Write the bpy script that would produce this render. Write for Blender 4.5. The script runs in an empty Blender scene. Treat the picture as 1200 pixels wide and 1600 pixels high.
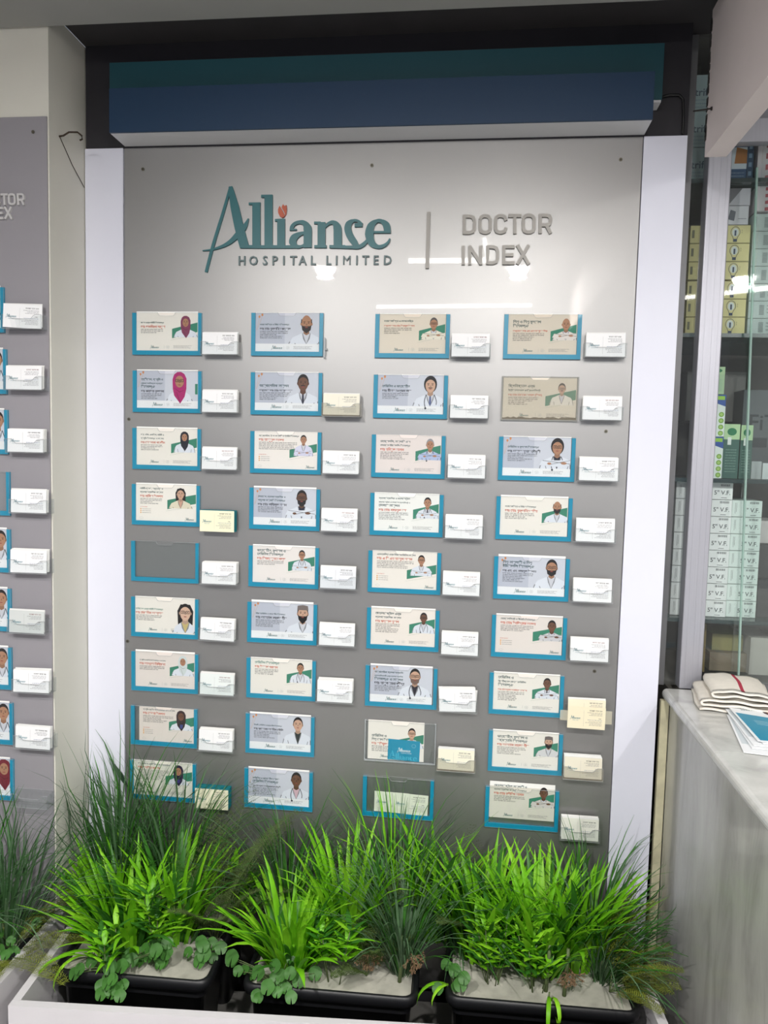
import bpy, math, random
from mathutils import Vector, Matrix

S = bpy.context.scene
COL = S.collection
PI = math.pi

# ------------------------------------------------------------------ camera, world, lights, exposure
CAM = Vector((0.0, -1.95, 1.55))
cam_d = bpy.data.cameras.new('camera')
cam = bpy.data.objects.new('camera', cam_d)
COL.objects.link(cam)
r_ = Vector((0.99294937, 0.11601787, 0.02431862))
u_ = Vector((-0.03321907, 0.07541027, 0.99659911))
f_ = Vector((-0.11378944, 0.9903803, -0.07873259))
M = Matrix((r_, u_, -f_)).transposed().to_4x4()
M.translation = CAM
cam.matrix_world = M
cam_d.sensor_fit = 'VERTICAL'
cam_d.sensor_height = 24.0
cam_d.lens = 24.0 * 1184.8 / 1600.0
cam_d.clip_start = 0.05
S.camera = cam

S.view_settings.view_transform = 'Standard'
S.view_settings.look = 'None'
S.view_settings.gamma = 1.0
S.view_settings.use_curve_mapping = False
S.view_settings.exposure = 0.85

world = bpy.data.worlds.new('world')
S.world = world
world.use_nodes = True
world.node_tree.nodes['Background'].inputs[0].default_value = (0.80, 0.86, 1.0, 1)
world.node_tree.nodes['Background'].inputs[1].default_value = WORLD_STRENGTH = 0.26

CEIL_Z = 2.54
DOWNLIGHTS = [(-0.82, -2.13), (0.205, -2.14), (1.41, -2.30), (2.1, -3.4)]  # last one is an unseen fill lamp, added where its reflection misses the panel
# (x0, y0, x1, y1) thin linear LED profiles on the ceiling
LINEARS = [(-0.36, -1.99, 0.05, -1.99), (0.045, -1.98, 0.02, -1.62), (-0.68, -3.22, 0.35, -3.15), (1.1, -2.9, 1.9, -2.4)]
GLOBE_EMISSION = 55.0
for (x, y), w in zip(DOWNLIGHTS, (27, 25, 17, 14)):   # the downward beam of each ceiling light
    l = bpy.data.lights.new('downlight_lamp', 'AREA'); l.shape = 'DISK'; l.size = 0.085; l.energy = w; l.color = (1, 0.975, 0.95)
    o = bpy.data.objects.new('downlight_lamp', l); COL.objects.link(o); o.location = (x, y, CEIL_Z - 0.062)

# ------------------------------------------------------------------ materials
MATS = {}
def srgb(c):
    return tuple((v / 255 / 12.92 if v / 255 <= 0.04045 else ((v / 255 + 0.055) / 1.055) ** 2.4) for v in c) + (1,)
def mat(name, rgb=(200, 200, 200), rough=0.5, metal=0.0, spec=0.5, noise=0.0, nscale=8.0, bump=0.0, coat=0.0, coat_r=0.03, stretch=(1, 1, 1), trans=0.0, emit=0.0):
    if name in MATS: return MATS[name]
    m = bpy.data.materials.new(name); m.use_nodes = True
    nt = m.node_tree; b = nt.nodes['Principled BSDF']
    c = srgb(rgb)
    b.inputs['Base Color'].default_value = c
    b.inputs['Roughness'].default_value = rough
    b.inputs['Metallic'].default_value = metal
    b.inputs['Specular IOR Level'].default_value = spec
    b.inputs['Coat Weight'].default_value = coat
    b.inputs['Coat Roughness'].default_value = coat_r
    if emit:
        b.inputs['Emission Color'].default_value = c
        b.inputs['Emission Strength'].default_value = emit
    if noise or bump:
        tc = nt.nodes.new('ShaderNodeTexCoord'); mp = nt.nodes.new('ShaderNodeMapping')
        mp.inputs['Scale'].default_value = stretch
        nt.links.new(tc.outputs['Object'], mp.inputs[0])
        n = nt.nodes.new('ShaderNodeTexNoise'); n.inputs['Scale'].default_value = nscale; n.inputs['Detail'].default_value = 6
        nt.links.new(mp.outputs[0], n.inputs['Vector'])
        if noise:
            r = nt.nodes.new('ShaderNodeValToRGB')
            r.color_ramp.elements[0].position = 0.3; r.color_ramp.elements[1].position = 0.7
            r.color_ramp.elements[0].color = tuple(v * (1 - noise) for v in c[:3]) + (1,)
            r.color_ramp.elements[1].color = tuple(min(1, v * (1 + noise)) for v in c[:3]) + (1,)
            nt.links.new(n.outputs[0], r.inputs[0]); nt.links.new(r.outputs[0], b.inputs['Base Color'])
        if bump:
            bp = nt.nodes.new('ShaderNodeBump'); bp.inputs['Strength'].default_value = bump; bp.inputs['Distance'].default_value = 0.002
            nt.links.new(n.outputs[0], bp.inputs['Height']); nt.links.new(bp.outputs[0], b.inputs['Normal'])
    if trans:
        t = nt.nodes.new('ShaderNodeBsdfTranslucent'); mx = nt.nodes.new('ShaderNodeMixShader')
        src = b.inputs['Base Color'].links[0].from_socket if b.inputs['Base Color'].is_linked else None
        if src: nt.links.new(src, t.inputs[0])
        else: t.inputs[0].default_value = c
        mx.inputs[0].default_value = trans
        out = nt.nodes['Material Output']
        nt.links.new(b.outputs[0], mx.inputs[1]); nt.links.new(t.outputs[0], mx.inputs[2]); nt.links.new(mx.outputs[0], out.inputs[0])
    MATS[name] = m
    return m
def clear(name, tint=(0.97, 0.98, 0.98), refl=1.0, rough=0.02, haze=0.0, hazecol=(0.8, 0.8, 0.78, 1)):
    if name in MATS: return MATS[name]
    m = bpy.data.materials.new(name); m.use_nodes = True
    nt = m.node_tree; nt.nodes.remove(nt.nodes['Principled BSDF'])
    t = nt.nodes.new('ShaderNodeBsdfTransparent'); t.inputs[0].default_value = tint + (1,)
    g = nt.nodes.new('ShaderNodeBsdfGlossy'); g.inputs['Roughness'].default_value = rough
    g.inputs[0].default_value = (refl, refl, refl, 1)
    fr = nt.nodes.new('ShaderNodeFresnel'); fr.inputs[0].default_value = 1.47
    mx = nt.nodes.new('ShaderNodeMixShader')
    gm = nt.nodes.new('ShaderNodeNewGeometry'); ma = nt.nodes.new('ShaderNodeMath'); ma.operation = 'MULTIPLY'
    iv = nt.nodes.new('ShaderNodeMath'); iv.operation = 'SUBTRACT'; iv.inputs[0].default_value = 1.0
    nt.links.new(gm.outputs['Backfacing'], iv.inputs[1]); nt.links.new(fr.outputs[0], ma.inputs[0]); nt.links.new(iv.outputs[0], ma.inputs[1])
    nt.links.new(ma.outputs[0], mx.inputs[0]); nt.links.new(t.outputs[0], mx.inputs[1]); nt.links.new(g.outputs[0], mx.inputs[2])
    last = mx
    if haze:
        d = nt.nodes.new('ShaderNodeBsdfDiffuse'); d.inputs[0].default_value = hazecol
        m2 = nt.nodes.new('ShaderNodeMixShader'); m2.inputs[0].default_value = haze
        nt.links.new(mx.outputs[0], m2.inputs[1]); nt.links.new(d.outputs[0], m2.inputs[2]); last = m2
    nt.links.new(last.outputs[0], nt.nodes['Material Output'].inputs[0])
    MATS[name] = m
    return m
def flat(rgb):                                    # printed ink or plain paper of one colour
    return mat('ink_%02x%02x%02x' % tuple(int(v) for v in rgb), rgb, 0.55, spec=0.3)

ACR = clear('clear_acrylic')
ACR_EDGE = clear('acrylic_cut_edge', haze=0.45, hazecol=(0.62, 0.64, 0.66, 1))
ACR_DIRTY = clear('dusty_acrylic', haze=0.16, hazecol=(0.5, 0.45, 0.36, 1))
ACR_TRAY = clear('scuffed_acrylic', haze=0.025, hazecol=(0.7, 0.7, 0.72, 1))
GLASS = clear('shop_glass', (0.965, 0.985, 0.98), haze=0.015)
TEAL = mat('teal_border_film', (18, 142, 176), 0.35)
INK = (30, 30, 36)
PAPER = (238, 236, 232)

# ------------------------------------------------------------------ mesh collecting helper
class MB:
    def __init__(s): s.v = []; s.f = []; s.m = []; s.mats = []; s.sm = []
    def mi(s, m):
        if m not in s.mats: s.mats.append(m)
        return s.mats.index(m)
    def add(s, vs, fs, m, smooth=False):
        k = len(s.v); s.v += [tuple(p) for p in vs]; i = s.mi(m)
        for f in fs: s.f.append(tuple(k + a for a in f)); s.m.append(i); s.sm.append(smooth)
    def box(s, x0, x1, y0, y1, z0, z1, m, rot=None, org=None):
        vs = [Vector((x, y, z)) for x in (x0, x1) for y in (y0, y1) for z in (z0, z1)]
        if rot is not None:
            o = Vector(org); vs = [o + rot @ (p - o) for p in vs]
        s.add(vs, [(0, 1, 3, 2), (4, 6, 7, 5), (0, 4, 5, 1), (2, 3, 7, 6), (0, 2, 6, 4), (1, 5, 7, 3)], m)
    def rbox(s, x0, x1, y0, y1, z0, z1, r, m, seg=3):   # box rounded along its vertical edges, chamfered top
        pts = []
        for cx, cy, a0 in ((x1 - r, y1 - r, 0), (x0 + r, y1 - r, 90), (x0 + r, y0 + r, 180), (x1 - r, y0 + r, 270)):
            for k in range(seg + 1):
                a = math.radians(a0 + 90 * k / seg); pts.append((cx + r * math.cos(a), cy + r * math.sin(a)))
        s.prism_z(pts, z0, z1, m)
    def prism_z(s, pts, z0, z1, m):
        n = len(pts)
        s.add([(x, y, z0) for x, y in pts] + [(x, y, z1) for x, y in pts],
              [tuple(range(n - 1, -1, -1)), tuple(range(n, 2 * n))] + [(i, (i + 1) % n, n + (i + 1) % n, n + i) for i in range(n)], m)
    def poly(s, pts, y, m):                       # flat polygon in the x-z plane facing -y
        s.add([(x, y, z) for x, z in pts], [tuple(range(len(pts)))], m)
    def slab(s, pts, y0, y1, m, m_edge=None):     # polygon in x-z with depth
        n = len(pts)
        s.add([(x, y0, z) for x, z in pts] + [(x, y1, z) for x, z in pts], [tuple(range(n)), tuple(range(2 * n - 1, n - 1, -1))], m)
        s.add([(x, y0, z) for x, z in pts] + [(x, y1, z) for x, z in pts], [(i, n + i, n + (i + 1) % n, (i + 1) % n) for i in range(n)], m_edge or m)
    def rect(s, x0, x1, z0, z1, y, m): s.poly([(x0, z0), (x1, z0), (x1, z1), (x0, z1)], y, m)
    def ell(s, cx, cz, rx, rz, y, m, n=14, a0=0, a1=360):
        full = abs(a1 - a0) >= 360
        k = n if full else n + 1
        s.poly([(cx + rx * math.cos(math.radians(a0 + (a1 - a0) * i / n)), cz + rz * math.sin(math.radians(a0 + (a1 - a0) * i / n))) for i in range(k)], y, m)
    def stroke(s, pts, y0, m, y1=None, smooth=False):   # pts (x, z, width); a painted or raised stroke of varying width
        P = [Vector((p[0], p[1])) for p in pts]; Wd = [p[2] for p in pts]
        if smooth and len(P) > 2:
            Q = []; Wq = []
            for i in range(len(P) - 1):
                a = P[max(i - 1, 0)]; b = P[i]; c = P[i + 1]; d = P[min(i + 2, len(P) - 1)]
                for k in range(4):
                    t = k / 4
                    Q.append(0.5 * ((2 * b) + (c - a) * t + (2 * a - 5 * b + 4 * c - d) * t * t + (3 * b - a - 3 * c + d) * t ** 3)); Wq.append(Wd[i] + (Wd[i + 1] - Wd[i]) * t)
            Q.append(P[-1]); Wq.append(Wd[-1]); P, Wd = Q, Wq
        L = []; Rr = []
        for i in range(len(P)):
            t0 = (P[i] - P[i - 1]).normalized() if i else None
            t1 = (P[i + 1] - P[i]).normalized() if i < len(P) - 1 else None
            t = t1 if t0 is None else (t0 if t1 is None else (t0 + t1).normalized())
            k = 1.0
            if t0 is not None and t1 is not None: k = 1 / max(0.5, t.dot(t1))
            n = Vector((-t.y, t.x)) * Wd[i] / 2 * k
            L.append(P[i] + n); Rr.append(P[i] - n)
        n = len(P)
        vs = [(p.x, y0, p.y) for p in L] + [(p.x, y0, p.y) for p in Rr]
        fs = [(i, n + i, n + i + 1, i + 1) for i in range(n - 1)]
        s.add(vs, fs, m)
        if y1 is not None:
            ring = list(range(n)) + list(range(2 * n - 1, n - 1, -1))
            vv = [vs[i] for i in ring] + [(vs[i][0], y1, vs[i][2]) for i in ring]
            k = len(ring)
            s.add(vv, [(i, (i + 1) % k, k + (i + 1) % k, k + i) for i in range(k)], m)
    def tube(s, pts, rad, m, n=6, cap=True):
        P = [Vector(p) for p in pts]; R = rad if isinstance(rad, (list, tuple)) else [rad] * len(P)
        vs = []; up = Vector((0.3, 0.2, 1)).normalized()
        for i, p in enumerate(P):
            t = (P[min(i + 1, len(P) - 1)] - P[max(i - 1, 0)]).normalized()
            a = t.cross(up)
            if a.length < 1e-3: a = t.cross(Vector((1, 0, 0)))
            a.normalize(); b = t.cross(a)
            for k in range(n):
                an = 2 * PI * k / n; vs.append(p + (a * math.cos(an) + b * math.sin(an)) * R[i])
        fs = [(i * n + k, i * n + (k + 1) % n, (i + 1) * n + (k + 1) % n, (i + 1) * n + k) for i in range(len(P) - 1) for k in range(n)]
        if cap: fs += [tuple(range(n - 1, -1, -1)), tuple(range((len(P) - 1) * n, len(P) * n))]
        s.add(vs, fs, m, True)
    def text(s, body, x, z, size, y, m, align='L', bold=0.0, y1=None, sx=1.0):
        vs, fs, w = text_mesh(body, bold, 0.5 if y1 is not None else 0)
        ox = x - (w * size * sx if align == 'R' else w * size * sx / 2 if align == 'C' else 0)
        if y1 is None: s.add([(ox + a * size * sx, y, z + b * size) for a, b, c in vs], fs, m)
        else: s.add([(ox + a * size * sx, (y + y1) / 2 - c * (y1 - y), z + b * size) for a, b, c in vs], fs, m)
        return w * size * sx
    def build(s, name, parent=None, loc=None):
        me = bpy.data.meshes.new(name); me.from_pydata(s.v, [], s.f)
        for m in s.mats: me.materials.append(m)
        me.polygons.foreach_set('material_index', s.m)
        me.polygons.foreach_set('use_smooth', s.sm)
        me.update()
        o = bpy.data.objects.new(name, me); COL.objects.link(o)
        if parent: o.parent = parent
        if loc: o.location = loc
        return o
_T = {}
def bengali_order(t):                              # vowel signs that stand before their consonant are put there
    t = t.replace('ো', 'ে\u0001').replace('ৌ', 'ে\u0002')
    out = []
    for ch in t:
        if ch in 'িেৈ' and out:
            k = len(out) - 1
            while k >= 2 and out[k - 1] == '্': k -= 2
            out.insert(k, ch)
        else: out.append(ch)
    return ''.join(out).replace('\u0001', 'া').replace('\u0002', 'ৗ')
def text_mesh(body, bold=0.0, ext=0.0):
    k = (body, bold, ext)
    if k in _T: return _T[k]
    c = bpy.data.curves.new('t', 'FONT'); c.body = bengali_order(body); c.resolution_u = 2; c.offset = bold; c.extrude = ext
    o = bpy.data.objects.new('t', c); COL.objects.link(o)
    dg = bpy.context.evaluated_depsgraph_get(); dg.update()
    me = bpy.data.meshes.new_from_object(o.evaluated_get(dg))
    vs = [tuple(v.co) for v in me.vertices]; fs = [tuple(p.vertices) for p in me.polygons]
    w = max((v[0] for v in vs), default=0.0)
    bpy.data.objects.remove(o); bpy.data.curves.remove(c); bpy.data.meshes.remove(me)
    _T[k] = (vs, fs, w)
    return _T[k]
def empty(name, loc, rz=0.0):
    o = bpy.data.objects.new(name, None); COL.objects.link(o); o.location = loc; o.rotation_euler = (0, 0, rz); o.empty_display_size = 0.02
    return o
def tag(o, label, cat, group=None, kind=None):
    o['label'] = label; o['category'] = cat
    if group: o['group'] = group
    if kind: o['kind'] = kind
    return o
def struct(o): o['kind'] = 'structure'; return o
def copy_tree(o, parent=None):
    c = o.copy(); COL.objects.link(c); c.parent = parent
    for ch in [k for k in list(COL.objects) if k.parent == o]: copy_tree(ch, c)
    return c

# ------------------------------------------------------------------ measured positions on the wall (metres)
POSTERS = {'c1r1': (-0.9084, 1.9026), 'c1r2': (-0.9077, 1.7514), 'c1r3': (-0.9086, 1.5994), 'c1r4': (-0.9105, 1.449), 'c1r5': (-0.9129, 1.2949), 'c1r6': (-0.9131, 1.1417), 'c1r7': (-0.9128, 0.9902), 'c1r8': (-0.9147, 0.8372), 'c1r9': (-0.9177, 0.6823), 'c2r1': (-0.5839, 1.9033), 'c2r2': (-0.5837, 1.7508), 'c2r3': (-0.5835, 1.5978), 'c2r4': (-0.5841, 1.449), 'c2r5': (-0.5845, 1.2946), 'c2r6': (-0.5866, 1.1429), 'c2r7': (-0.5873, 0.9903), 'c2r8': (-0.5881, 0.8364), 'c2r9': (-0.5902, 0.6832), 'c3r1': (-0.2584, 1.9015), 'c3r2': (-0.259, 1.7484), 'c3r3': (-0.2605, 1.5956), 'c3r4': (-0.261, 1.4447), 'c3r5': (-0.2626, 1.294), 'c3r6': (-0.2626, 1.1429), 'c3r7': (-0.2632, 0.9881), 'c3r8': (-0.262, 0.8382), 'c3r9': (-0.2632, 0.6854), 'c4r1': (0.0671, 1.902), 'c4r2': (0.0666, 1.7485), 'c4r3': (0.0653, 1.5973), 'c4r4': (0.0641, 1.4459), 'c4r5': (0.0636, 1.2916), 'c4r6': (0.0635, 1.1394), 'c4r7': (0.0628, 0.9876), 'c4r8': (0.0661, 0.8339), 'c4r9': (0.0626, 0.6815)}
CARDS = {'b11': (-0.6613, 1.7928), 'b12': (-0.6607, 1.6435), 'b13': (-0.6604, 1.4946), 'b14': (-0.6649, 1.3294), 'b22': (-0.3387, 1.6399), 'b23': (-0.3371, 1.4921), 'b24': (-0.3385, 1.3429), 'b31': (-0.0146, 1.7932), 'b32': (-0.0134, 1.6406), 'b33': (-0.0149, 1.4899), 'b34': (-0.0165, 1.3362), 'b41': (0.3138, 1.7964), 'b42': (0.3128, 1.6424), 'b43': (0.311, 1.4925), 'b44': (0.3097, 1.34), 'b15': (-0.6588, 1.1901), 'b16': (-0.6628, 1.0378), 'b17': (-0.6623, 0.889), 'b18': (-0.6646, 0.7337), 'b19': (-0.6746, 0.5698), 'b25': (-0.3382, 1.1928), 'b26': (-0.3385, 1.0412), 'b27': (-0.3411, 0.8893), 'b35': (-0.0186, 1.1897), 'b36': (-0.0173, 1.034), 'b37': (-0.0175, 0.8844), 'b38': (-0.0169, 0.7261), 'b45': (0.3097, 1.1879), 'b46': (0.3089, 1.0361), 'b47': (0.3088, 0.8796), 'b48': (0.3069, 0.7279), 'b49': (0.3059, 0.566), 'l1': (-1.096, 1.8287), 'l2': (-1.094, 1.6812), 'l3': (-1.092, 1.5288), 'l4': (-1.0856, 1.3794), 'l5': (-1.0876, 1.2294), 'l6': (-1.0948, 1.0769), 'l7': (-1.0847, 0.9254), 'l8': (-1.0823, 0.7799), 'l9': (-1.0922, 0.6264)}
LOGO = [[(-0.6436, 2.2222, 0.0063), (-0.6604, 2.1649, 0.00735), (-0.6881, 2.078, 0.00788), (-0.7073, 2.0068, 0.00735)], [(-0.6436, 2.2227, 0.00945), (-0.6319, 2.1722, 0.02206), (-0.6195, 2.121, 0.02416), (-0.6055, 2.0718, 0.02416)], [(-0.7169, 2.0617, 0.0021), (-0.6907, 2.0646, 0.0042), (-0.6635, 2.0727, 0.00735), (-0.6419, 2.0843, 0.0105), (-0.6231, 2.1016, 0.0147), (-0.6071, 2.1184, 0.01365), (-0.5991, 2.1321, 0.00735), (-0.5949, 2.1422, 0.00158)], [(-0.6163, 2.0713, 0.00788), (-0.5527, 2.0704, 0.00788), (-0.4619, 2.0698, 0.00735)], [(-0.5744, 2.1817, 0.02101), (-0.5731, 2.0685, 0.02101)], [(-0.5942, 2.1789, 0.00578), (-0.5637, 2.179, 0.00578)], [(-0.5425, 2.2005, 0.02101), (-0.5409, 2.0683, 0.02101)], [(-0.5617, 2.1972, 0.00683), (-0.5329, 2.1973, 0.00683)], [(-0.5087, 2.1403, 0.01996), (-0.5077, 2.0681, 0.01996)], [(-0.5246, 2.1369, 0.00578), (-0.4991, 2.1372, 0.00578)], [(-0.4806, 2.1106, 0.0105), (-0.4797, 2.1197, 0.00945), (-0.4723, 2.1278, 0.0084), (-0.4602, 2.1312, 0.0084), (-0.448, 2.1286, 0.0126), (-0.4393, 2.1163, 0.02101), (-0.4384, 2.094, 0.02101), (-0.438, 2.0677, 0.02101)], [(-0.4402, 2.1052, 0.00525), (-0.4571, 2.1023, 0.00945), (-0.4729, 2.0933, 0.01786), (-0.4769, 2.0811, 0.01996), (-0.4672, 2.0709, 0.00945), (-0.4539, 2.0708, 0.0063), (-0.4408, 2.0788, 0.00525)], [(-0.4753, 2.1146, 0.01576), (-0.4753, 2.1106, 0.01576)], [(-0.4221, 2.1293, 0.00578), (-0.4047, 2.1291, 0.00578)], [(-0.4031, 2.1306, 0.01996), (-0.402, 2.0674, 0.01996)], [(-0.3961, 2.117, 0.0063), (-0.3847, 2.1269, 0.00735), (-0.3721, 2.1293, 0.0105), (-0.3625, 2.1187, 0.01996), (-0.3605, 2.0985, 0.02101), (-0.3599, 2.0672, 0.02101)], [(-0.4205, 2.0701, 0.00683), (-0.3889, 2.0699, 0.00683)], [(-0.3815, 2.0698, 0.00683), (-0.3405, 2.0696, 0.00683)], [(-0.3073, 2.1272, 0.02101), (-0.3071, 2.1181, 0.01996)], [(-0.302, 2.1231, 0.01365), (-0.3084, 2.1322, 0.0063), (-0.321, 2.1333, 0.00735), (-0.3323, 2.1254, 0.01576), (-0.3346, 2.1124, 0.01733), (-0.3285, 2.0957, 0.01786), (-0.3167, 2.079, 0.01681), (-0.3091, 2.0699, 0.0084)], [(-0.3799, 2.0693, 0.00683), (-0.33, 2.068, 0.00735), (-0.3065, 2.0683, 0.00945), (-0.2926, 2.0753, 0.00945), (-0.2809, 2.0878, 0.0063)], [(-0.2265, 2.0884, 0.00315), (-0.2314, 2.0784, 0.0063), (-0.2426, 2.0704, 0.0084), (-0.2571, 2.0685, 0.00945), (-0.2729, 2.0787, 0.01786), (-0.2791, 2.1003, 0.02206), (-0.2749, 2.1204, 0.01786), (-0.2612, 2.1317, 0.0084), (-0.2482, 2.1311, 0.00945), (-0.2366, 2.1215, 0.01786), (-0.2332, 2.1065, 0.01681)], [(-0.2761, 2.1048, 0.00525), (-0.2248, 2.1044, 0.00525)]]
BUD = [[(-0.5129, 2.1728), (-0.5096, 2.1672), (-0.5047, 2.1595), (-0.5003, 2.1504), (-0.4992, 2.1458), (-0.5055, 2.1428), (-0.512, 2.1464), (-0.5163, 2.1546), (-0.517, 2.1637)], [(-0.508, 2.1692), (-0.5039, 2.1767), (-0.4996, 2.1716), (-0.4953, 2.1746), (-0.4941, 2.1645), (-0.495, 2.1544), (-0.4976, 2.1473), (-0.5009, 2.1575)]]
HL = [('H', -0.6121, 2.0251), ('O', -0.5812, 2.025), ('S', -0.55, 2.025), ('P', -0.5242, 2.025), ('I', -0.5012, 2.025), ('T', -0.475, 2.0249), ('A', -0.4505, 2.0249), ('L', -0.4235, 2.0249), ('L', -0.3833, 2.0249), ('I', -0.3632, 2.0248), ('M', -0.337, 2.0248), ('I', -0.3108, 2.0248), ('T', -0.2873, 2.0248), ('E', -0.2612, 2.0247), ('D', -0.2316, 2.0247)]
HLH = 0.0226
DI = [[[(-0.0412, 2.1447), (-0.0396, 2.098)], [(-0.041, 2.1413), (-0.0269, 2.1411), (-0.0189, 2.138), (-0.0155, 2.1302), (-0.0149, 2.112), (-0.0178, 2.1043), (-0.0256, 2.1013), (-0.0397, 2.1014)]], [[(-0.0015, 2.1328), (0.001, 2.1388), (0.0071, 2.1414), (0.0143, 2.1414), (0.0206, 2.1386), (0.0235, 2.1325), (0.0243, 2.11), (0.0218, 2.1039), (0.0157, 2.1013), (0.0085, 2.1013), (0.0022, 2.1041), (-0.0008, 2.1102), (-0.0015, 2.1328)]], [[(0.0626, 2.1298), (0.0588, 2.1385), (0.0519, 2.1413), (0.0451, 2.1414), (0.039, 2.1387), (0.0365, 2.1327), (0.0373, 2.1102), (0.0403, 2.1041), (0.0465, 2.1013), (0.0534, 2.1013), (0.0601, 2.1039), (0.0632, 2.1126)]], [[(0.0679, 2.1415), (0.0999, 2.1411)], [(0.0838, 2.145), (0.0855, 2.0976)]], [[(0.1046, 2.133), (0.1071, 2.139), (0.1131, 2.1416), (0.1219, 2.1415), (0.1281, 2.1388), (0.131, 2.1327), (0.1319, 2.11), (0.1294, 2.104), (0.1234, 2.1014), (0.1146, 2.1014), (0.1084, 2.1042), (0.1055, 2.1102), (0.1046, 2.133)]], [[(0.1454, 2.1449), (0.1472, 2.0978)], [(0.1455, 2.1413), (0.1624, 2.1411), (0.1682, 2.1387), (0.1708, 2.133), (0.1711, 2.126), (0.1689, 2.1203), (0.1633, 2.1181), (0.1464, 2.1182)], [(0.1613, 2.1181), (0.1725, 2.0976)]], [[(-0.0413, 2.0695), (-0.0398, 2.0229)]], [[(-0.0249, 2.0698), (-0.0233, 2.0229)], [(0.0023, 2.0696), (0.0039, 2.0228)], [(-0.0248, 2.0671), (0.0039, 2.0255)]], [[(0.0195, 2.0695), (0.0211, 2.0237)], [(0.0197, 2.0661), (0.033, 2.066), (0.041, 2.0629), (0.0444, 2.0551), (0.045, 2.0379), (0.0422, 2.0301), (0.0344, 2.0271), (0.021, 2.0271)]], [[(0.0593, 2.0699), (0.061, 2.0232)], [(0.0594, 2.0662), (0.086, 2.066)], [(0.0601, 2.0466), (0.084, 2.0465)], [(0.0608, 2.027), (0.0875, 2.0269)]], [[(0.0924, 2.0704), (0.1224, 2.0233)], [(0.1206, 2.0702), (0.0941, 2.0235)]]]
DIW = 0.00785
DIV = [(-0.1301, 2.1528), (-0.13, 2.0144)]
SCREWS = [(-0.8809, 2.2717), (-0.2771, 2.2704), (0.3332, 2.2728), (-0.9209, 1.6214), (-0.926, 1.0145), (0.3287, 1.6151), (0.3282, 1.0032)]
LEFTP = [(-1.1572, 1.9315), (-1.1529, 1.7813), (-1.1519, 1.6324), (-1.1492, 1.4785), (-1.1498, 1.3338), (-1.1504, 1.1824), (-1.151, 1.0308), (-1.1497, 0.8858), (-1.1502, 0.7373)]
LSIGN = [-1.1019, 2.1539, 2.1268, -1.1338, 2.1226, 2.0938]
# ------------------------------------------------------------------ structure
def sbox(name, x0, x1, y0, y1, z0, z1, m):
    b = MB(); b.box(x0, x1, y0, y1, z0, z1, m); return struct(b.build(name))
CREAM = mat('cream_wall_paint', (218, 216, 205), 0.6, noise=0.03, nscale=5, bump=0.15)
sbox('floor', -3, 3, -5, 1.2, -0.05, 0, mat('floor_tile', (150, 148, 145), 0.35, noise=0.05, nscale=3))
sbox('ceiling', -3, 3, -4.5, -0.17, CEIL_Z, CEIL_Z + 0.04, mat('ceiling_board', (156, 156, 152), 0.7, noise=0.02))
sbox('ceiling_recess', -1.04, 0.72, -0.17, 0.06, 2.585, 2.62, mat('dark_ceiling_board', (62, 60, 62), 0.6, noise=0.1))
sbox('wall_back', -1.04, 0.4885, 0.03, 0.08, 0, 2.62, mat('dark_backing', (45, 44, 48), 0.7))
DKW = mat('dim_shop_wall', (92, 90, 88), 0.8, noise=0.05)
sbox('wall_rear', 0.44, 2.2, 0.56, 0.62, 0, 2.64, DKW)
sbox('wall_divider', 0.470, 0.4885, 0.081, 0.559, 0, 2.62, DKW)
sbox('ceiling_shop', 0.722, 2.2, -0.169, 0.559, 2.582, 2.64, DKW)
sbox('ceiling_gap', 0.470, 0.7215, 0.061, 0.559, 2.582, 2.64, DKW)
sbox('wall_pillar', -2.6, -1.041, -0.163, 0.08, 0, 2.585, CREAM)
sbox('wall_right', 2.2, 2.3, -5, 1.2, 0, 2.6, mat('far_wall_paint', (190, 190, 192), 0.7))
sbox('wall_left', -2.7, -2.6, -5, 0.1, 0, 2.6, mat('far_wall_paint', (190, 190, 192), 0.7))
# the plaster beam over the counter, facing the room, its lower edge sloping away from the photo's view
b = MB(); BEAM = mat('pink_white_plaster', (226, 214, 212), 0.65, noise=0.03, nscale=6, bump=0.2)
b.box(0.508, 0.556, -2.4, -0.07, 2.246, CEIL_Z + 0.03, BEAM)
for k in range(26):                                # chipped plaster on its rear edge
    random.seed(k); z = 2.25 + random.random() * 0.30; rr = 0.002 + random.random() * 0.004
    b.box(0.5065, 0.512, -0.073 - random.random() * 0.004, -0.066, z, z + rr * 2.5, mat('bare_plaster', (205, 200, 190) if k % 3 else (60, 58, 56), 0.9))
beam = struct(b.build('wall_beam'))
STRIP = mat('white_laminate', (226, 227, 240), 0.38, noise=0.015, nscale=3)
b = MB(); b.box(-1.039, -0.9345, 0.0045, 0.03, 0.1, 2.325, STRIP); struct(b.build('trim_1'))
b = MB(); b.box(0.3855, 0.4865, 0.0045, 0.03, 0.1, 2.325, STRIP)
struct(b.build('trim_2'))
# charcoal fascia above
b = MB(); b.box(-1.037, 0.4865, 0.008, 0.03, 2.326, 2.586, mat('charcoal_fascia', (40, 38, 44), 0.55, noise=0.06)); struct(b.build('trim_3'))

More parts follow.
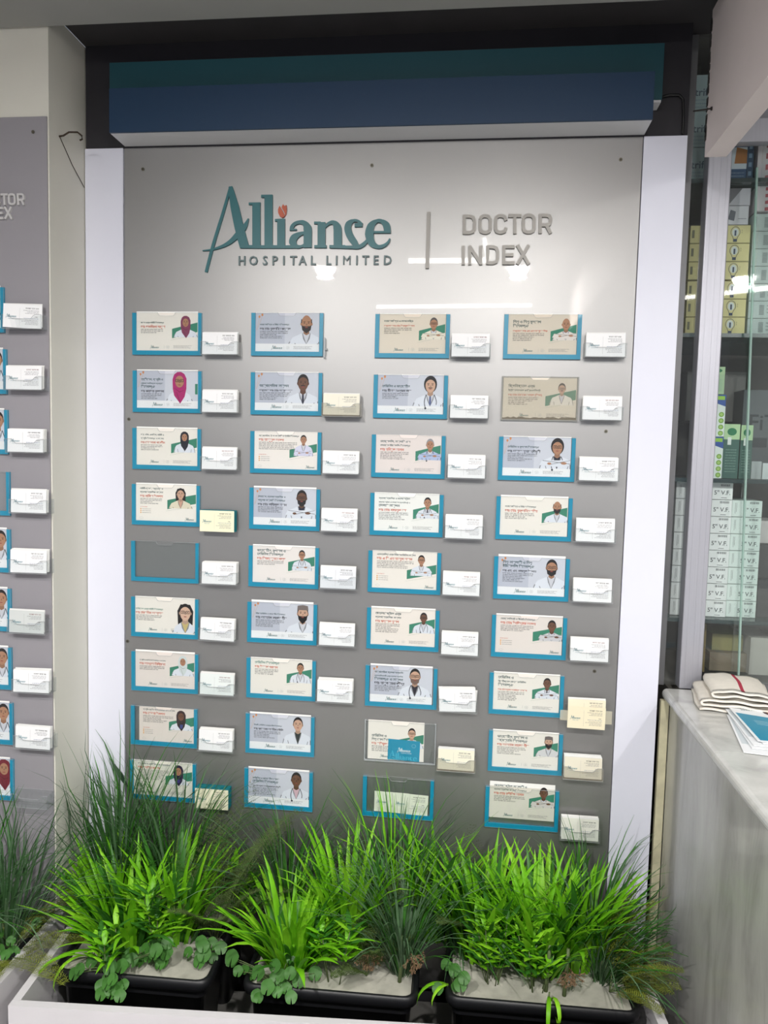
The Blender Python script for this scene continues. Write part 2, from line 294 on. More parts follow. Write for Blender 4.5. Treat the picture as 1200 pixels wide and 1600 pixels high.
# ------------------------------------------------------------------ grey panel
GREY = mat('grey_composite_panel', (160, 159, 158), 0.43, metal=0.80, spec=0.5, noise=0.03, nscale=2.2, coat=0.6, coat_r=0.012)
b = MB(); b.box(-0.9325, 0.3835, 0.008, 0.0285, 0.1, 2.3255, GREY)
tag(b.build('display_panel'), 'large glossy grey wall panel carrying the rows of doctor cards', 'panel')
for i, (x, z) in enumerate(SCREWS):
    b = MB()
    pts = [(x + 0.0045 * math.cos(a * PI / 5), z + 0.0045 * math.sin(a * PI / 5)) for a in range(10)]
    b.slab(pts, 0.0062, 0.0079, mat('screw_steel', (120, 116, 104), 0.35, metal=0.8))
    b.rect(x - 0.0025, x + 0.0025, z - 0.0006, z + 0.0006, 0.0061, flat((40, 38, 36)))
    b.rect(x - 0.0006, x + 0.0006, z - 0.0025, z + 0.0025, 0.0060, flat((40, 38, 36)))
    w = ['above the tip of the tall slanting A', 'top centre above the gap between logo and title', 'above the words on the pillar-far corner', 'on the panel edge beside second row of cards',
         'on the panel edge beside sixth row of cards', 'above the third tray of the fourth column', 'above the seventh tray of the fourth column'][i]
    tag(b.build('panel_screw'), 'small steel screw in grey panel, ' + w, 'screw', 'screws holding the panel')

# ------------------------------------------------------------------ raised lettering
LTEAL = mat('teal_raised_letter', (34, 98, 104), 0.4)
LT = MB()
for i, st in enumerate(LOGO): LT.stroke([(a, c, w) for a, c, w in st], 0.0025 - 0.00006 * i, LTEAL, 0.0079, smooth=True)
sign = empty('hospital_sign', (0, 0, 0)); tag(sign, 'raised teal hospital name with slanting A and small grey capitals below', 'sign')
LT.build('script_lettering', sign)
b = MB()
for q in BUD: b.slab(q[::-1], 0.0025, 0.0079, mat('orange_bud', (178, 76, 42), 0.4))
b.build('bud_mark', sign)['label'] = 'orange bud above the letter i'
DGREY = mat('dark_grey_letter', (84, 104, 106), 0.4)
for c, x, z in HL:
    b = MB(); b.text(c, x, z, HLH / 0.7, 0.003, DGREY, 'C', 0.0 if c == 'M' else 0.016, 0.0079, 0.92); b.build('letter', sign)
LGREY = mat('brushed_letter', (160, 156, 150), 0.45, metal=0.0, spec=0.5)
def index_title(name, label, letters, dx, dy, sx=1.0, dz=0.0, m=None):
    t = empty(name, (dx, dy, dz)); tag(t, label, 'sign')
    for L in letters:
        b = MB()
        for i, s in enumerate(L): b.stroke([(a * sx, c, DIW) for a, c in s], 0.001 - i * 0.0002, m or LGREY, 0.0079)
        b.build('letter', t)
    return t
index_title('index_title', 'raised silver words DOCTOR INDEX beside the divider bar', DI, 0, 0)
b = MB(); b.stroke([(DIV[0][0], DIV[0][1], 0.0085), (DIV[1][0], DIV[1][1], 0.0085)], 0.001, LGREY, 0.0079)
tag(b.build('divider_bar'), 'thin upright silver bar between hospital name and title', 'bar')

# ------------------------------------------------------------------ light box over the panel
lb = empty('awning_box', (-0.27, 0, 2.33)); tag(lb, 'long dark blue and teal box sign above the grey panel', 'sign')
NAVY = mat('navy_face', (24, 54, 84), 0.45); DTEAL = mat('dark_teal_face', (24, 74, 84), 0.5); UND = mat('box_underside', (208, 208, 212), 0.5)
b = MB(); b.box(-0.93 + 0.27, 0.386 + 0.27, -0.079, -0.073, 0.0, 0.106, NAVY); b.build('front_face', lb)
b = MB(); b.box(-0.93 + 0.27, 0.386 + 0.27, -0.073, 0.0078, 0.0, 0.006, UND); b.build('underside', lb)
b = MB(); b.box(-0.951 + 0.27, 0.414 + 0.27, -0.034, 0.0078, 0.062, 0.190, DTEAL); b.box(-0.93 + 0.27, 0.386 + 0.27, -0.0728, -0.0345, 0.0065, 0.1055, DTEAL)
b.build('rear_box', lb)
b = MB(); b.box(0.386 + 0.271, 0.412 + 0.27, -0.034, 0.0078, 0.0565, 0.0618, UND); b.build('end_corner', lb)
# cable on the fascia
b = MB(); b.tube([(0.415, 0.003, 2.413), (0.44, 0.003, 2.419), (0.462, 0.003, 2.418), (0.471, 0.003, 2.408), (0.474, 0.003, 2.37), (0.4745, 0.003, 2.328)], 0.003, mat('black_cable', (20, 20, 22), 0.5), 8)
tag(b.build('power_cable'), 'thin black cable running from the box sign down the dark fascia', 'cable')

# ------------------------------------------------------------------ poster pockets and doctor cards
HW, HH = 0.1903, 0.1106
COLN = {1: 'first column from cream pillar', 2: 'second column from cream pillar', 3: 'third column from cream pillar', 4: 'fourth column from cream pillar'}
ROWN = {1: 'top row', 2: 'second row', 3: 'third row', 4: 'fourth row', 5: 'fifth row', 6: 'sixth row', 7: 'seventh row', 8: 'eighth row', 9: 'bottom row'}
def pocket(x, z, label, border=True, dirty=False, yb=0.008, group='card pockets on the grey panel'):
    t = empty('card_pocket', (x, yb, z)); tag(t, label, 'card holder', group)
    w, h = HW / 2, HH
    a = ACR_DIRTY if dirty else ACR
    b = MB(); b.slab([(-w, 0), (w, 0), (w, h), (-w, h)], -0.0014, -0.0001, a, ACR_EDGE); b.build('back_plate', t)
    if border:
        b = MB()
        b.slab([(-w, 0.0), (w, 0.0), (w, h - 0.001), (w - 0.0095, h - 0.001), (w - 0.0095, 0.0115), (-w + 0.0105, 0.0115), (-w + 0.0105, h - 0.001), (-w, h - 0.001)], -0.0062, -0.0015, TEAL)
        b.build('border', t)['label'] = 'teal U-shaped border'
    else:
        b = MB()
        b.slab([(-w, 0.0), (w, 0.0), (w, h), (w - 0.003, h), (w - 0.003, 0.003), (-w + 0.003, 0.003), (-w + 0.003, h), (-w, h)], -0.0062, -0.0015, ACR_EDGE)
        b.build('spacer', t)
        if dirty:
            b = MB(); random.seed(5); pts = [(-w + 0.004, 0.004)]
            n = 26
            b.slab([(-w + 0.004, 0.0035)] + [(w - 0.004, 0.0035)] + [(w - 0.004 - (2 * w - 0.008) * k / n, 0.0065 + random.random() * 0.004) for k in range(n + 1)], -0.0058, -0.0055, mat('brown_dirt', (96, 84, 66), 0.9))
            b.build('dirt_line', t)['label'] = 'brown grime along the bottom'
    b = MB()
    nw, nd = 0.024, 0.0085
    b.slab([(-w, 0), (w, 0), (w, h), (nw, h), (nw - 0.002, h - nd * 0.6), (nw - 0.006, h - nd), (-nw + 0.006, h - nd), (-nw + 0.002, h - nd * 0.6), (-nw, h), (-w, h)], -0.0080, -0.0063, a, ACR_EDGE)
    # pale strokes along thumb notch and top edge paint in the light on the rim
    e = 0.0007
    for p, q in (((-w, h), (-nw, h)), ((-nw, h), (-nw + 0.002, h - nd * 0.6)), ((-nw + 0.002, h - nd * 0.6), (-nw + 0.006, h - nd)), ((-nw + 0.006, h - nd), (nw - 0.006, h - nd)), ((nw - 0.006, h - nd), (nw - 0.002, h - nd * 0.6)), ((nw - 0.002, h - nd * 0.6), (nw, h)), ((nw, h), (w, h))):
        b.stroke([(p[0], p[1] - e / 2, e), (q[0], q[1] - e / 2, e)], -0.00805, ACR_EDGE)
    b.build('front_plate', t)
    return t

def microtext(b, x, z, w, h, y, m, seed, align='L'):   # one line of print too fine to read in the photo
    rnd = random.Random(seed)
    cx = x if align == 'L' else x - w
    end = cx + w
    while cx < end - h * 0.5:
        ww = min(end - cx, h * (1.6 + rnd.random() * 3.2))
        b.rect(cx, cx + ww, z + h * 0.74, z + h, y, m)
        k = cx + h * 0.1
        while k < cx + ww - h * 0.35:
            q = rnd.random()
            if q < 0.45: b.rect(k + h * 0.25, k + h * 0.45, z, z + h * 0.8, y, m)
            if q > 0.3: b.poly([(k, z + h * 0.25), (k + h * 0.3, z), (k + h * 0.42, z + h * 0.15), (k + h * 0.15, z + h * 0.45)], y, m)
            k += h * 0.62
        cx += ww + h * 0.45
LX0, LZ0 = -0.7180, 2.0660
def mini_logo(b, x, z, w, y, m, bud=True):
    s = w / 0.495
    for st in LOGO: b.stroke([((a - LX0) * s + x, (c - LZ0) * s + z, max(q, 0.006) * s) for a, c, q in st], y, m)
    if bud:
        for q in BUD: b.poly([((a - LX0) * s + x, (c - LZ0) * s + z) for a, c in q], y, flat((214, 120, 60)))

SK = {'l': (202, 162, 138), 'm': (176, 130, 102), 'd': (112, 78, 60), 'f': (214, 178, 156)}
def portrait(cx, bz, s, o, yb):
    """a printed head-and-shoulders picture, s = head height, bz = bottom edge"""
    b = MB(); y = [yb]
    def L(): y[0] -= 0.00006; return y[0]
    skin = flat(SK[o.get('sk', 'm')]); coat = flat(o.get('coat', (222, 225, 234))); shade = flat(tuple(int(v * 0.62) for v in o.get('coat', (222, 225, 234))))
    hair = flat(o.get('hair', (36, 32, 32))); sh = flat(o.get('shirt', (206, 206, 214)))
    T = min(o.get('torso', 1.45) * s, o['top'] - bz - 1.08 * s); cz = bz + T + 0.5 * s
    chin = cz - 0.5 * s
    clipw = o.get('clip', 9)
    X = lambda v: min(v, clipw)
    if o.get('long'):
        b.poly([(cx - 0.46 * s, chin - 0.25 * s), (cx + 0.46 * s, chin - 0.25 * s), (cx + 0.5 * s, cz + 0.1 * s), (cx + 0.3 * s, cz + 0.5 * s), (cx - 0.3 * s, cz + 0.5 * s), (cx - 0.5 * s, cz + 0.1 * s)], L(), hair)
    # coat
    sw = o.get('sw', 1.05) * s
    b.poly([(cx - sw * 1.12, bz), (X(cx + sw * 1.12), bz), (X(cx + sw * 1.05), chin - 0.75 * s), (X(cx + sw * 0.85), chin - 0.38 * s), (X(cx + 0.22 * s), chin - 0.08 * s), (cx - 0.22 * s, chin - 0.08 * s), (cx - sw * 0.85, chin - 0.38 * s), (cx - sw * 1.05, chin - 0.75 * s)], L(), coat)
    l = L()
    for sg in (-1, 1):                             # sleeve and lapel lines
        b.stroke([(X(cx + sg * sw * 0.72), chin - 0.75 * s, 0.05 * s), (X(cx + sg * sw * 0.66), bz, 0.05 * s)], l, shade)
        b.stroke([(X(cx + sg * sw * 1.0), chin - 0.65 * s, 0.07 * s), (X(cx + sg * sw * 1.08), bz, 0.05 * s)], l, shade)
    b.poly([(cx - 0.24 * s, chin - 0.1 * s), (cx, max(bz, chin - o.get('vd', 0.95) * s)), (cx + 0.24 * s, chin - 0.1 * s)], L(), sh)
    for sg in (-1, 1): b.stroke([(cx + sg * 0.25 * s, chin - 0.1 * s, 0.06 * s), (cx + sg * 0.16 * s, chin - 0.45 * s, 0.1 * s), (cx, max(bz, chin - 1.0 * s), 0.03 * s)], l, shade)
    if o.get('tie'): b.poly([(cx - 0.05 * s, chin - 0.15 * s), (cx + 0.05 * s, chin - 0.15 * s), (cx + 0.08 * s, chin - 0.7 * s), (cx, chin - 0.85 * s), (cx - 0.08 * s, chin - 0.7 * s)], L(), flat(o['tie']))
    b.poly([(cx - 0.17 * s, chin + 0.12 * s), (cx - 0.19 * s, chin - 0.13 * s), (cx, chin - 0.24 * s), (cx + 0.19 * s, chin - 0.13 * s), (cx + 0.17 * s, chin + 0.12 * s)], L(), flat(tuple(int(v * 0.86) for v in SK[o.get('sk', 'm')])))
    if o.get('scarf'):                             # a head scarf framing the face and falling on the chest
        sc = flat(o['scarf']); dk = flat(tuple(int(v * 0.75) for v in o['scarf']))
        b.poly([(cx - 0.35 * s, chin - 0.45 * s), (cx + 0.05 * s, chin - 0.95 * s), (cx + 0.35 * s, chin - 0.5 * s), (cx + 0.46 * s, chin), (cx + 0.47 * s, cz + 0.15 * s), (cx + 0.33 * s, cz + 0.45 * s), (cx + 0.1 * s, cz + 0.58 * s), (cx - 0.15 * s, cz + 0.57 * s), (cx - 0.36 * s, cz + 0.42 * s), (cx - 0.47 * s, cz + 0.1 * s), (cx - 0.45 * s, chin)], L(), sc)
        l = L(); b.stroke([(cx - 0.36 * s, chin + 0.05 * s, 0.03 * s), (cx, chin - 0.2 * s, 0.05 * s), (cx + 0.3 * s, chin - 0.1 * s, 0.02 * s)], l, dk)
        b.stroke([(cx - 0.2 * s, chin - 0.2 * s, 0.03 * s), (cx + 0.02 * s, chin - 0.8 * s, 0.04 * s)], l, dk)
        if o.get('tail'): b.poly([(cx - 0.1 * s, chin - 0.3 * s), (cx + 0.22 * s, chin - 0.3 * s), (cx + 0.12 * s, bz + 0.15 * s), (cx - 0.1 * s, bz + 0.2 * s)], L(), flat(o['tail']))
        b.ell(cx, cz - 0.04 * s, 0.29 * s, 0.38 * s, L(), skin, 18)
    else:
        l = L()
        for sg in (-1, 1): b.ell(cx + sg * 0.345 * s, cz - 0.04 * s, 0.05 * s, 0.10 * s, l, skin, 8)
        if o.get('hairtype', 'short') != 'bald':
            ht = 0.56 if o.get('hairtype') != 'thick' else 0.62; hw = 0.365 if o.get('hairtype') != 'thick' else 0.43
            b.ell(cx, cz + 0.06 * s, hw * s, (ht - 0.06) * s, L(), hair, 20)
        b.poly([(cx + 0.33 * s * math.sin(a * PI / 10) * (1 if abs(a) < 8 else 0.95), cz - (0.5 if True else 0) * s * math.cos(a * PI / 10) * (1 if abs(a) <= 5 else (0.72 if o.get('hairtype', 'short') != 'bald' else 1.0))) for a in range(-9, 11)], L(), skin)
        if o.get('cap'): b.poly([(cx - 0.37 * s, cz + 0.22 * s), (cx + 0.37 * s, cz + 0.22 * s), (cx + 0.34 * s, cz + 0.5 * s), (cx, cz + 0.56 * s), (cx - 0.34 * s, cz + 0.5 * s)], L(), flat(o['cap']))
        if o.get('side'):
            l = L()
            for sg in (-1, 1): b.poly([(cx + sg * 0.36 * s, cz + 0.02 * s), (cx + sg * 0.30 * s, cz), (cx + sg * 0.29 * s, cz + 0.24 * s), (cx + sg * 0.34 * s, cz + 0.28 * s)], l, hair)
    if o.get('beard'):
        bd = flat(o['beard'] if isinstance(o['beard'], tuple) else (40, 36, 36)); bl = o.get('bl', 0.08)
        b.poly([(cx - 0.33 * s, cz - 0.06 * s), (cx - 0.24 * s, cz - 0.17 * s), (cx, cz - 0.19 * s), (cx + 0.24 * s, cz - 0.17 * s), (cx + 0.33 * s, cz - 0.06 * s), (cx + 0.27 * s, cz - 0.42 * s), (cx, cz - (0.5 + bl) * s), (cx - 0.27 * s, cz - 0.42 * s)], L(), bd)
    if o.get('tache'): b.rect(cx - 0.13 * s, cx + 0.13 * s, cz - 0.2 * s, cz - 0.15 * s, L(), hair)
    # features: brows, eyes at half height, nose, mouth
    l = L(); dk = flat((48, 36, 34)); fs = 0.9 if o.get('scarf') else 1
    for sg in (-1, 1):
        b.rect(cx + sg * 0.14 * s * fs - 0.07 * s, cx + sg * 0.14 * s * fs + 0.07 * s, cz + 0.085 * s, cz + 0.115 * s, l, dk)
        b.ell(cx + sg * 0.14 * s * fs, cz + 0.02 * s, 0.05 * s, 0.028 * s, l, dk, 8)
    nose = flat(tuple(int(v * 0.78) for v in SK[o.get('sk', 'm')]))
    b.poly([(cx - 0.05 * s, cz - 0.12 * s), (cx + 0.06 * s, cz - 0.12 * s), (cx + 0.02 * s, cz + 0.02 * s)], l, nose)
    b.ell(cx, cz - 0.25 * s, 0.10 * s, 0.03 * s, L(), flat((150, 72, 68)), 8)
    if o.get('glasses'):
        g = flat((30, 28, 30)); l = L()
        for sg in (-1, 1):
            ex = cx + sg * 0.15 * s; a = 0.105 * s; c = 0.075 * s; w = 0.028 * s
            b.stroke([(ex - a, cz + 0.02 * s - c, w), (ex + a, cz + 0.02 * s - c, w), (ex + a, cz + 0.02 * s + c, w), (ex - a, cz + 0.02 * s + c, w), (ex - a, cz + 0.02 * s - c, w)], l, g)
        b.rect(cx - 0.05 * s, cx + 0.05 * s, cz + 0.03 * s, cz + 0.055 * s, l, g)
    if o.get('steth'):
        g = flat((60, 62, 74)); l = L()
        b.stroke([(cx - 0.27 * s, chin - 0.12 * s, 0.05 * s), (cx - 0.38 * s, chin - 0.6 * s, 0.045 * s), (cx - 0.30 * s, chin - 1.0 * s, 0.045 * s)], l, g, smooth=True)
        b.stroke([(cx + 0.27 * s, chin - 0.12 * s, 0.05 * s), (cx + 0.42 * s, chin - 0.55 * s, 0.045 * s), (cx + 0.40 * s, max(bz + 0.1 * s, chin - 1.1 * s), 0.045 * s)], l, g, smooth=True)
        b.ell(cx - 0.30 * s, chin - 1.02 * s, 0.07 * s, 0.07 * s, l, g, 10)
    if o.get('arms'):
        l = L(); zz = bz + 0.32 * s
        b.poly([(cx - sw * 1.1, zz - 0.1 * s), (cx + 0.5 * s, zz - 0.22 * s), (X(cx + sw * 1.1), zz + 0.05 * s), (X(cx + sw * 1.0), zz + 0.28 * s), (cx - sw * 0.95, zz + 0.22 * s)], l, coat)
        l = L(); b.stroke([(cx - sw * 0.9, zz + 0.22 * s, 0.04 * s), (X(cx + sw * 0.9), zz + 0.02 * s, 0.04 * s)], l, shade)
        b.stroke([(X(cx + sw * 0.9), zz + 0.26 * s, 0.03 * s), (cx - sw * 0.5, zz - 0.05 * s, 0.04 * s)], l, shade)
        l = L(); b.ell(cx + 0.45 * s, zz + 0.06 * s, 0.2 * s, 0.09 * s, l, skin, 10); b.ell(cx - 0.5 * s, zz + 0.02 * s, 0.14 * s, 0.08 * s, l, skin, 10)
    return b

def doctor_card(x, zb, w, h, d, label, yw=0.008, seed=0, group='doctor cards in the pockets'):
    """x centre, zb bottom, w x h paper; d = description of its print"""
    t = MB(); y = 0.0; rnd = random.Random(seed)
    ty = d['t']
    paper = flat({'A': (190, 193, 206), 'B': (236, 230, 222), 'C': (240, 234, 226)}[ty] if 'bg' not in d else d['bg'])
    t.box(-w / 2, w / 2, -0.0004, 0.0, 0, h, paper)
    t.rect(-w / 2, w / 2, h - max(0.0, d.get('up', 0)) - 0.0005, h, -0.00043, flat((244, 243, 240)))
    y1, y2, y3 = -0.00048, -0.00054, -0.0006
    GR = flat((60, 132, 108)); x0 = -w / 2; pc = d.get('pc', 0.78)
    inkc = flat(INK); tl = flat(d.get('tc', (40, 76, 78)))
    H = HH - 0.012; zt = H                         # print sits below any strip that sticks out
    if ty == 'A':
        t.rect(x0, w / 2, 0, 0.020, y1, flat((236, 236, 238)))
        t.rect(x0 + 0.46 * w, w / 2, 0.020, H * 0.99, y1, flat((206, 208, 218)))
        for (fx, fz, r) in ((0.060, 0.90, 0.0034), (0.105, 0.95, 0.0036)):   # two small bud flowers with stems
            t.ell(x0 + w * fx, H * fz, r * 0.8, r, y2, flat((208, 140, 92)), 8)
            t.stroke([(x0 + w * fx, H * fz - r, 0.0006), (x0 + w * (fx * 0.55 + 0.005), H * 0.72, 0.0006), (x0 + w * 0.02, H * 0.55, 0.0005)], y2, flat((204, 160, 124)))
        if d.get('greenedge'): t.rect(w / 2 - 0.008, w / 2 - 0.001, H * 0.38, H * 0.66, y2, GR)
    elif not d.get('noband'):
        gx = x0 + w * (pc - d.get('gl', 0.22)); gw = w / 2 - 0.0015
        za, zb2 = d.get('gz', (0.33, 0.58))
        t.poly([(gx, H * (za + 0.0)), (gw, H * (za + 0.17)), (gw, H * (zb2 + 0.17)), (gx, H * zb2)], y1, GR)
        if d.get('bigband'): t.poly([(x0 + w * 0.62, H * 0.04), (x0 + w * 0.9, H * 0.14), (x0 + w * 0.9, H * 0.5), (x0 + w * 0.62, H * 0.34)], y1, GR)
        t.stroke([(gx - 0.004, H * (za - 0.05), 0.0005), (gw, H * (za + 0.10), 0.0005)], y1, flat((170, 180, 172)))
    # headings and name
    z = zt * d.get('tz', 0.80); lx = x0 + w * d.get('tx', 0.07); mw = w * d.get('mw', 0.50)
    for s_ in d['title']:
        wd = text_mesh(s_, 0.01)[2]; size = min(0.0088, mw / max(wd, 0.1))
        t.text(s_, lx, z, size, y2, tl, bold=0.022); z -= 0.0098
    nm = d['name']; z -= 0.0018
    nc = flat((44, 44, 52)) if ty == 'A' else flat((206, 104, 78))
    size = min(0.0102 if ty == 'A' else 0.0086, mw * 1.05 / max(text_mesh(nm, 0.02)[2], 0.1))
    t.text(nm, lx, z, size, y2, nc, bold=0.03)
    z -= 0.0058
    for k in range(d.get('n', 5)):
        microtext(t, lx, z, mw * (0.95 if k < 2 else 0.5 + 0.4 * rnd.random()), 0.0026, y2, inkc, seed * 31 + k); z -= 0.0042
    if ty == 'C':
        zz = 0.030
        microtext(t, lx, zz + 0.006, w * 0.12, 0.0022, y2, flat((206, 104, 78)), seed)
        for k in range(3):
            t.rect(lx, lx + 0.003, zz - k * 0.005, zz + 0.003 - k * 0.005, y2, flat((228, 160, 70)))
            microtext(t, lx + 0.005, zz + 0.0004 - k * 0.005, w * 0.15, 0.0018, y2, flat((110, 110, 110)), seed + k)
        t.stroke([(lx + 0.005 * math.cos(a) + 0.003, 0.007 + 0.0025 * math.sin(a), 0.0003) for a in [k * PI / 6 for k in range(13)]], y2, flat((150, 150, 150)))
    else:
        fz = 0.006
        microtext(t, x0 + w * 0.60, fz + 0.006, w * 0.30, 0.0017, y2, flat((120, 120, 122)), seed + 5)
        microtext(t, x0 + w * 0.60, fz + 0.0032, w * 0.25, 0.0017, y2, flat((120, 120, 122)), seed + 6)
        microtext(t, x0 + w * 0.60, fz + 0.0004, w * 0.28, 0.0017, y2, flat((120, 120, 122)), seed + 7)
        t.rect(x0 + w * 0.45, x0 + w * 0.451 + 0.0002, fz, fz + 0.008, y2, flat((150, 150, 150)))
        t.stroke([(x0 + w * 0.51 + 0.0048 * math.cos(a), fz + 0.0038 + 0.0036 * math.sin(a), 0.00035) for a in [k * PI / 6 for k in range(13)]], y2, flat((160, 165, 165)))
        t.text('25', x0 + w * 0.51, fz + 0.002, 0.005, y2, flat((160, 165, 165)), 'C')
    dep = -0.0018 if yw > -1 else 0
    o = t.build('doctor_card', None, (x, yw - 0.0022 - 0.0004, zb))
    tag(o, label, 'card', group)
    lg = MB(); lw_ = 0.030 if ty == 'A' else 0.025
    if ty == 'C': mini_logo(lg, w / 2 - 0.032, 0.004, 0.025, y3, flat((60, 110, 112)))
    else: mini_logo(lg, x0 + w * (0.25 if ty == 'A' else 0.22), 0.0065, lw_, y3, flat((60, 110, 112)))
    lg.build('printed_logo', o)
    ps = d.get('ps', 0.036 if ty == 'A' else 0.024) * (1.14 if ty == 'A' else 1.06)
    pz = d.get('pz', 0.020 if ty == 'A' else H * 0.36)
    dd = dict(d.get('p', {})); dd.setdefault('clip', w / 2 - 0.001)
    dd['clip'] = w / 2 - 0.001; dd['top'] = (0.096 if ty == 'A' else 0.091) if 'top' not in d else d['top']
    p = portrait(x0 + w * pc, pz, ps, dd, y2)
    po = p.build('portrait', o)
    return o

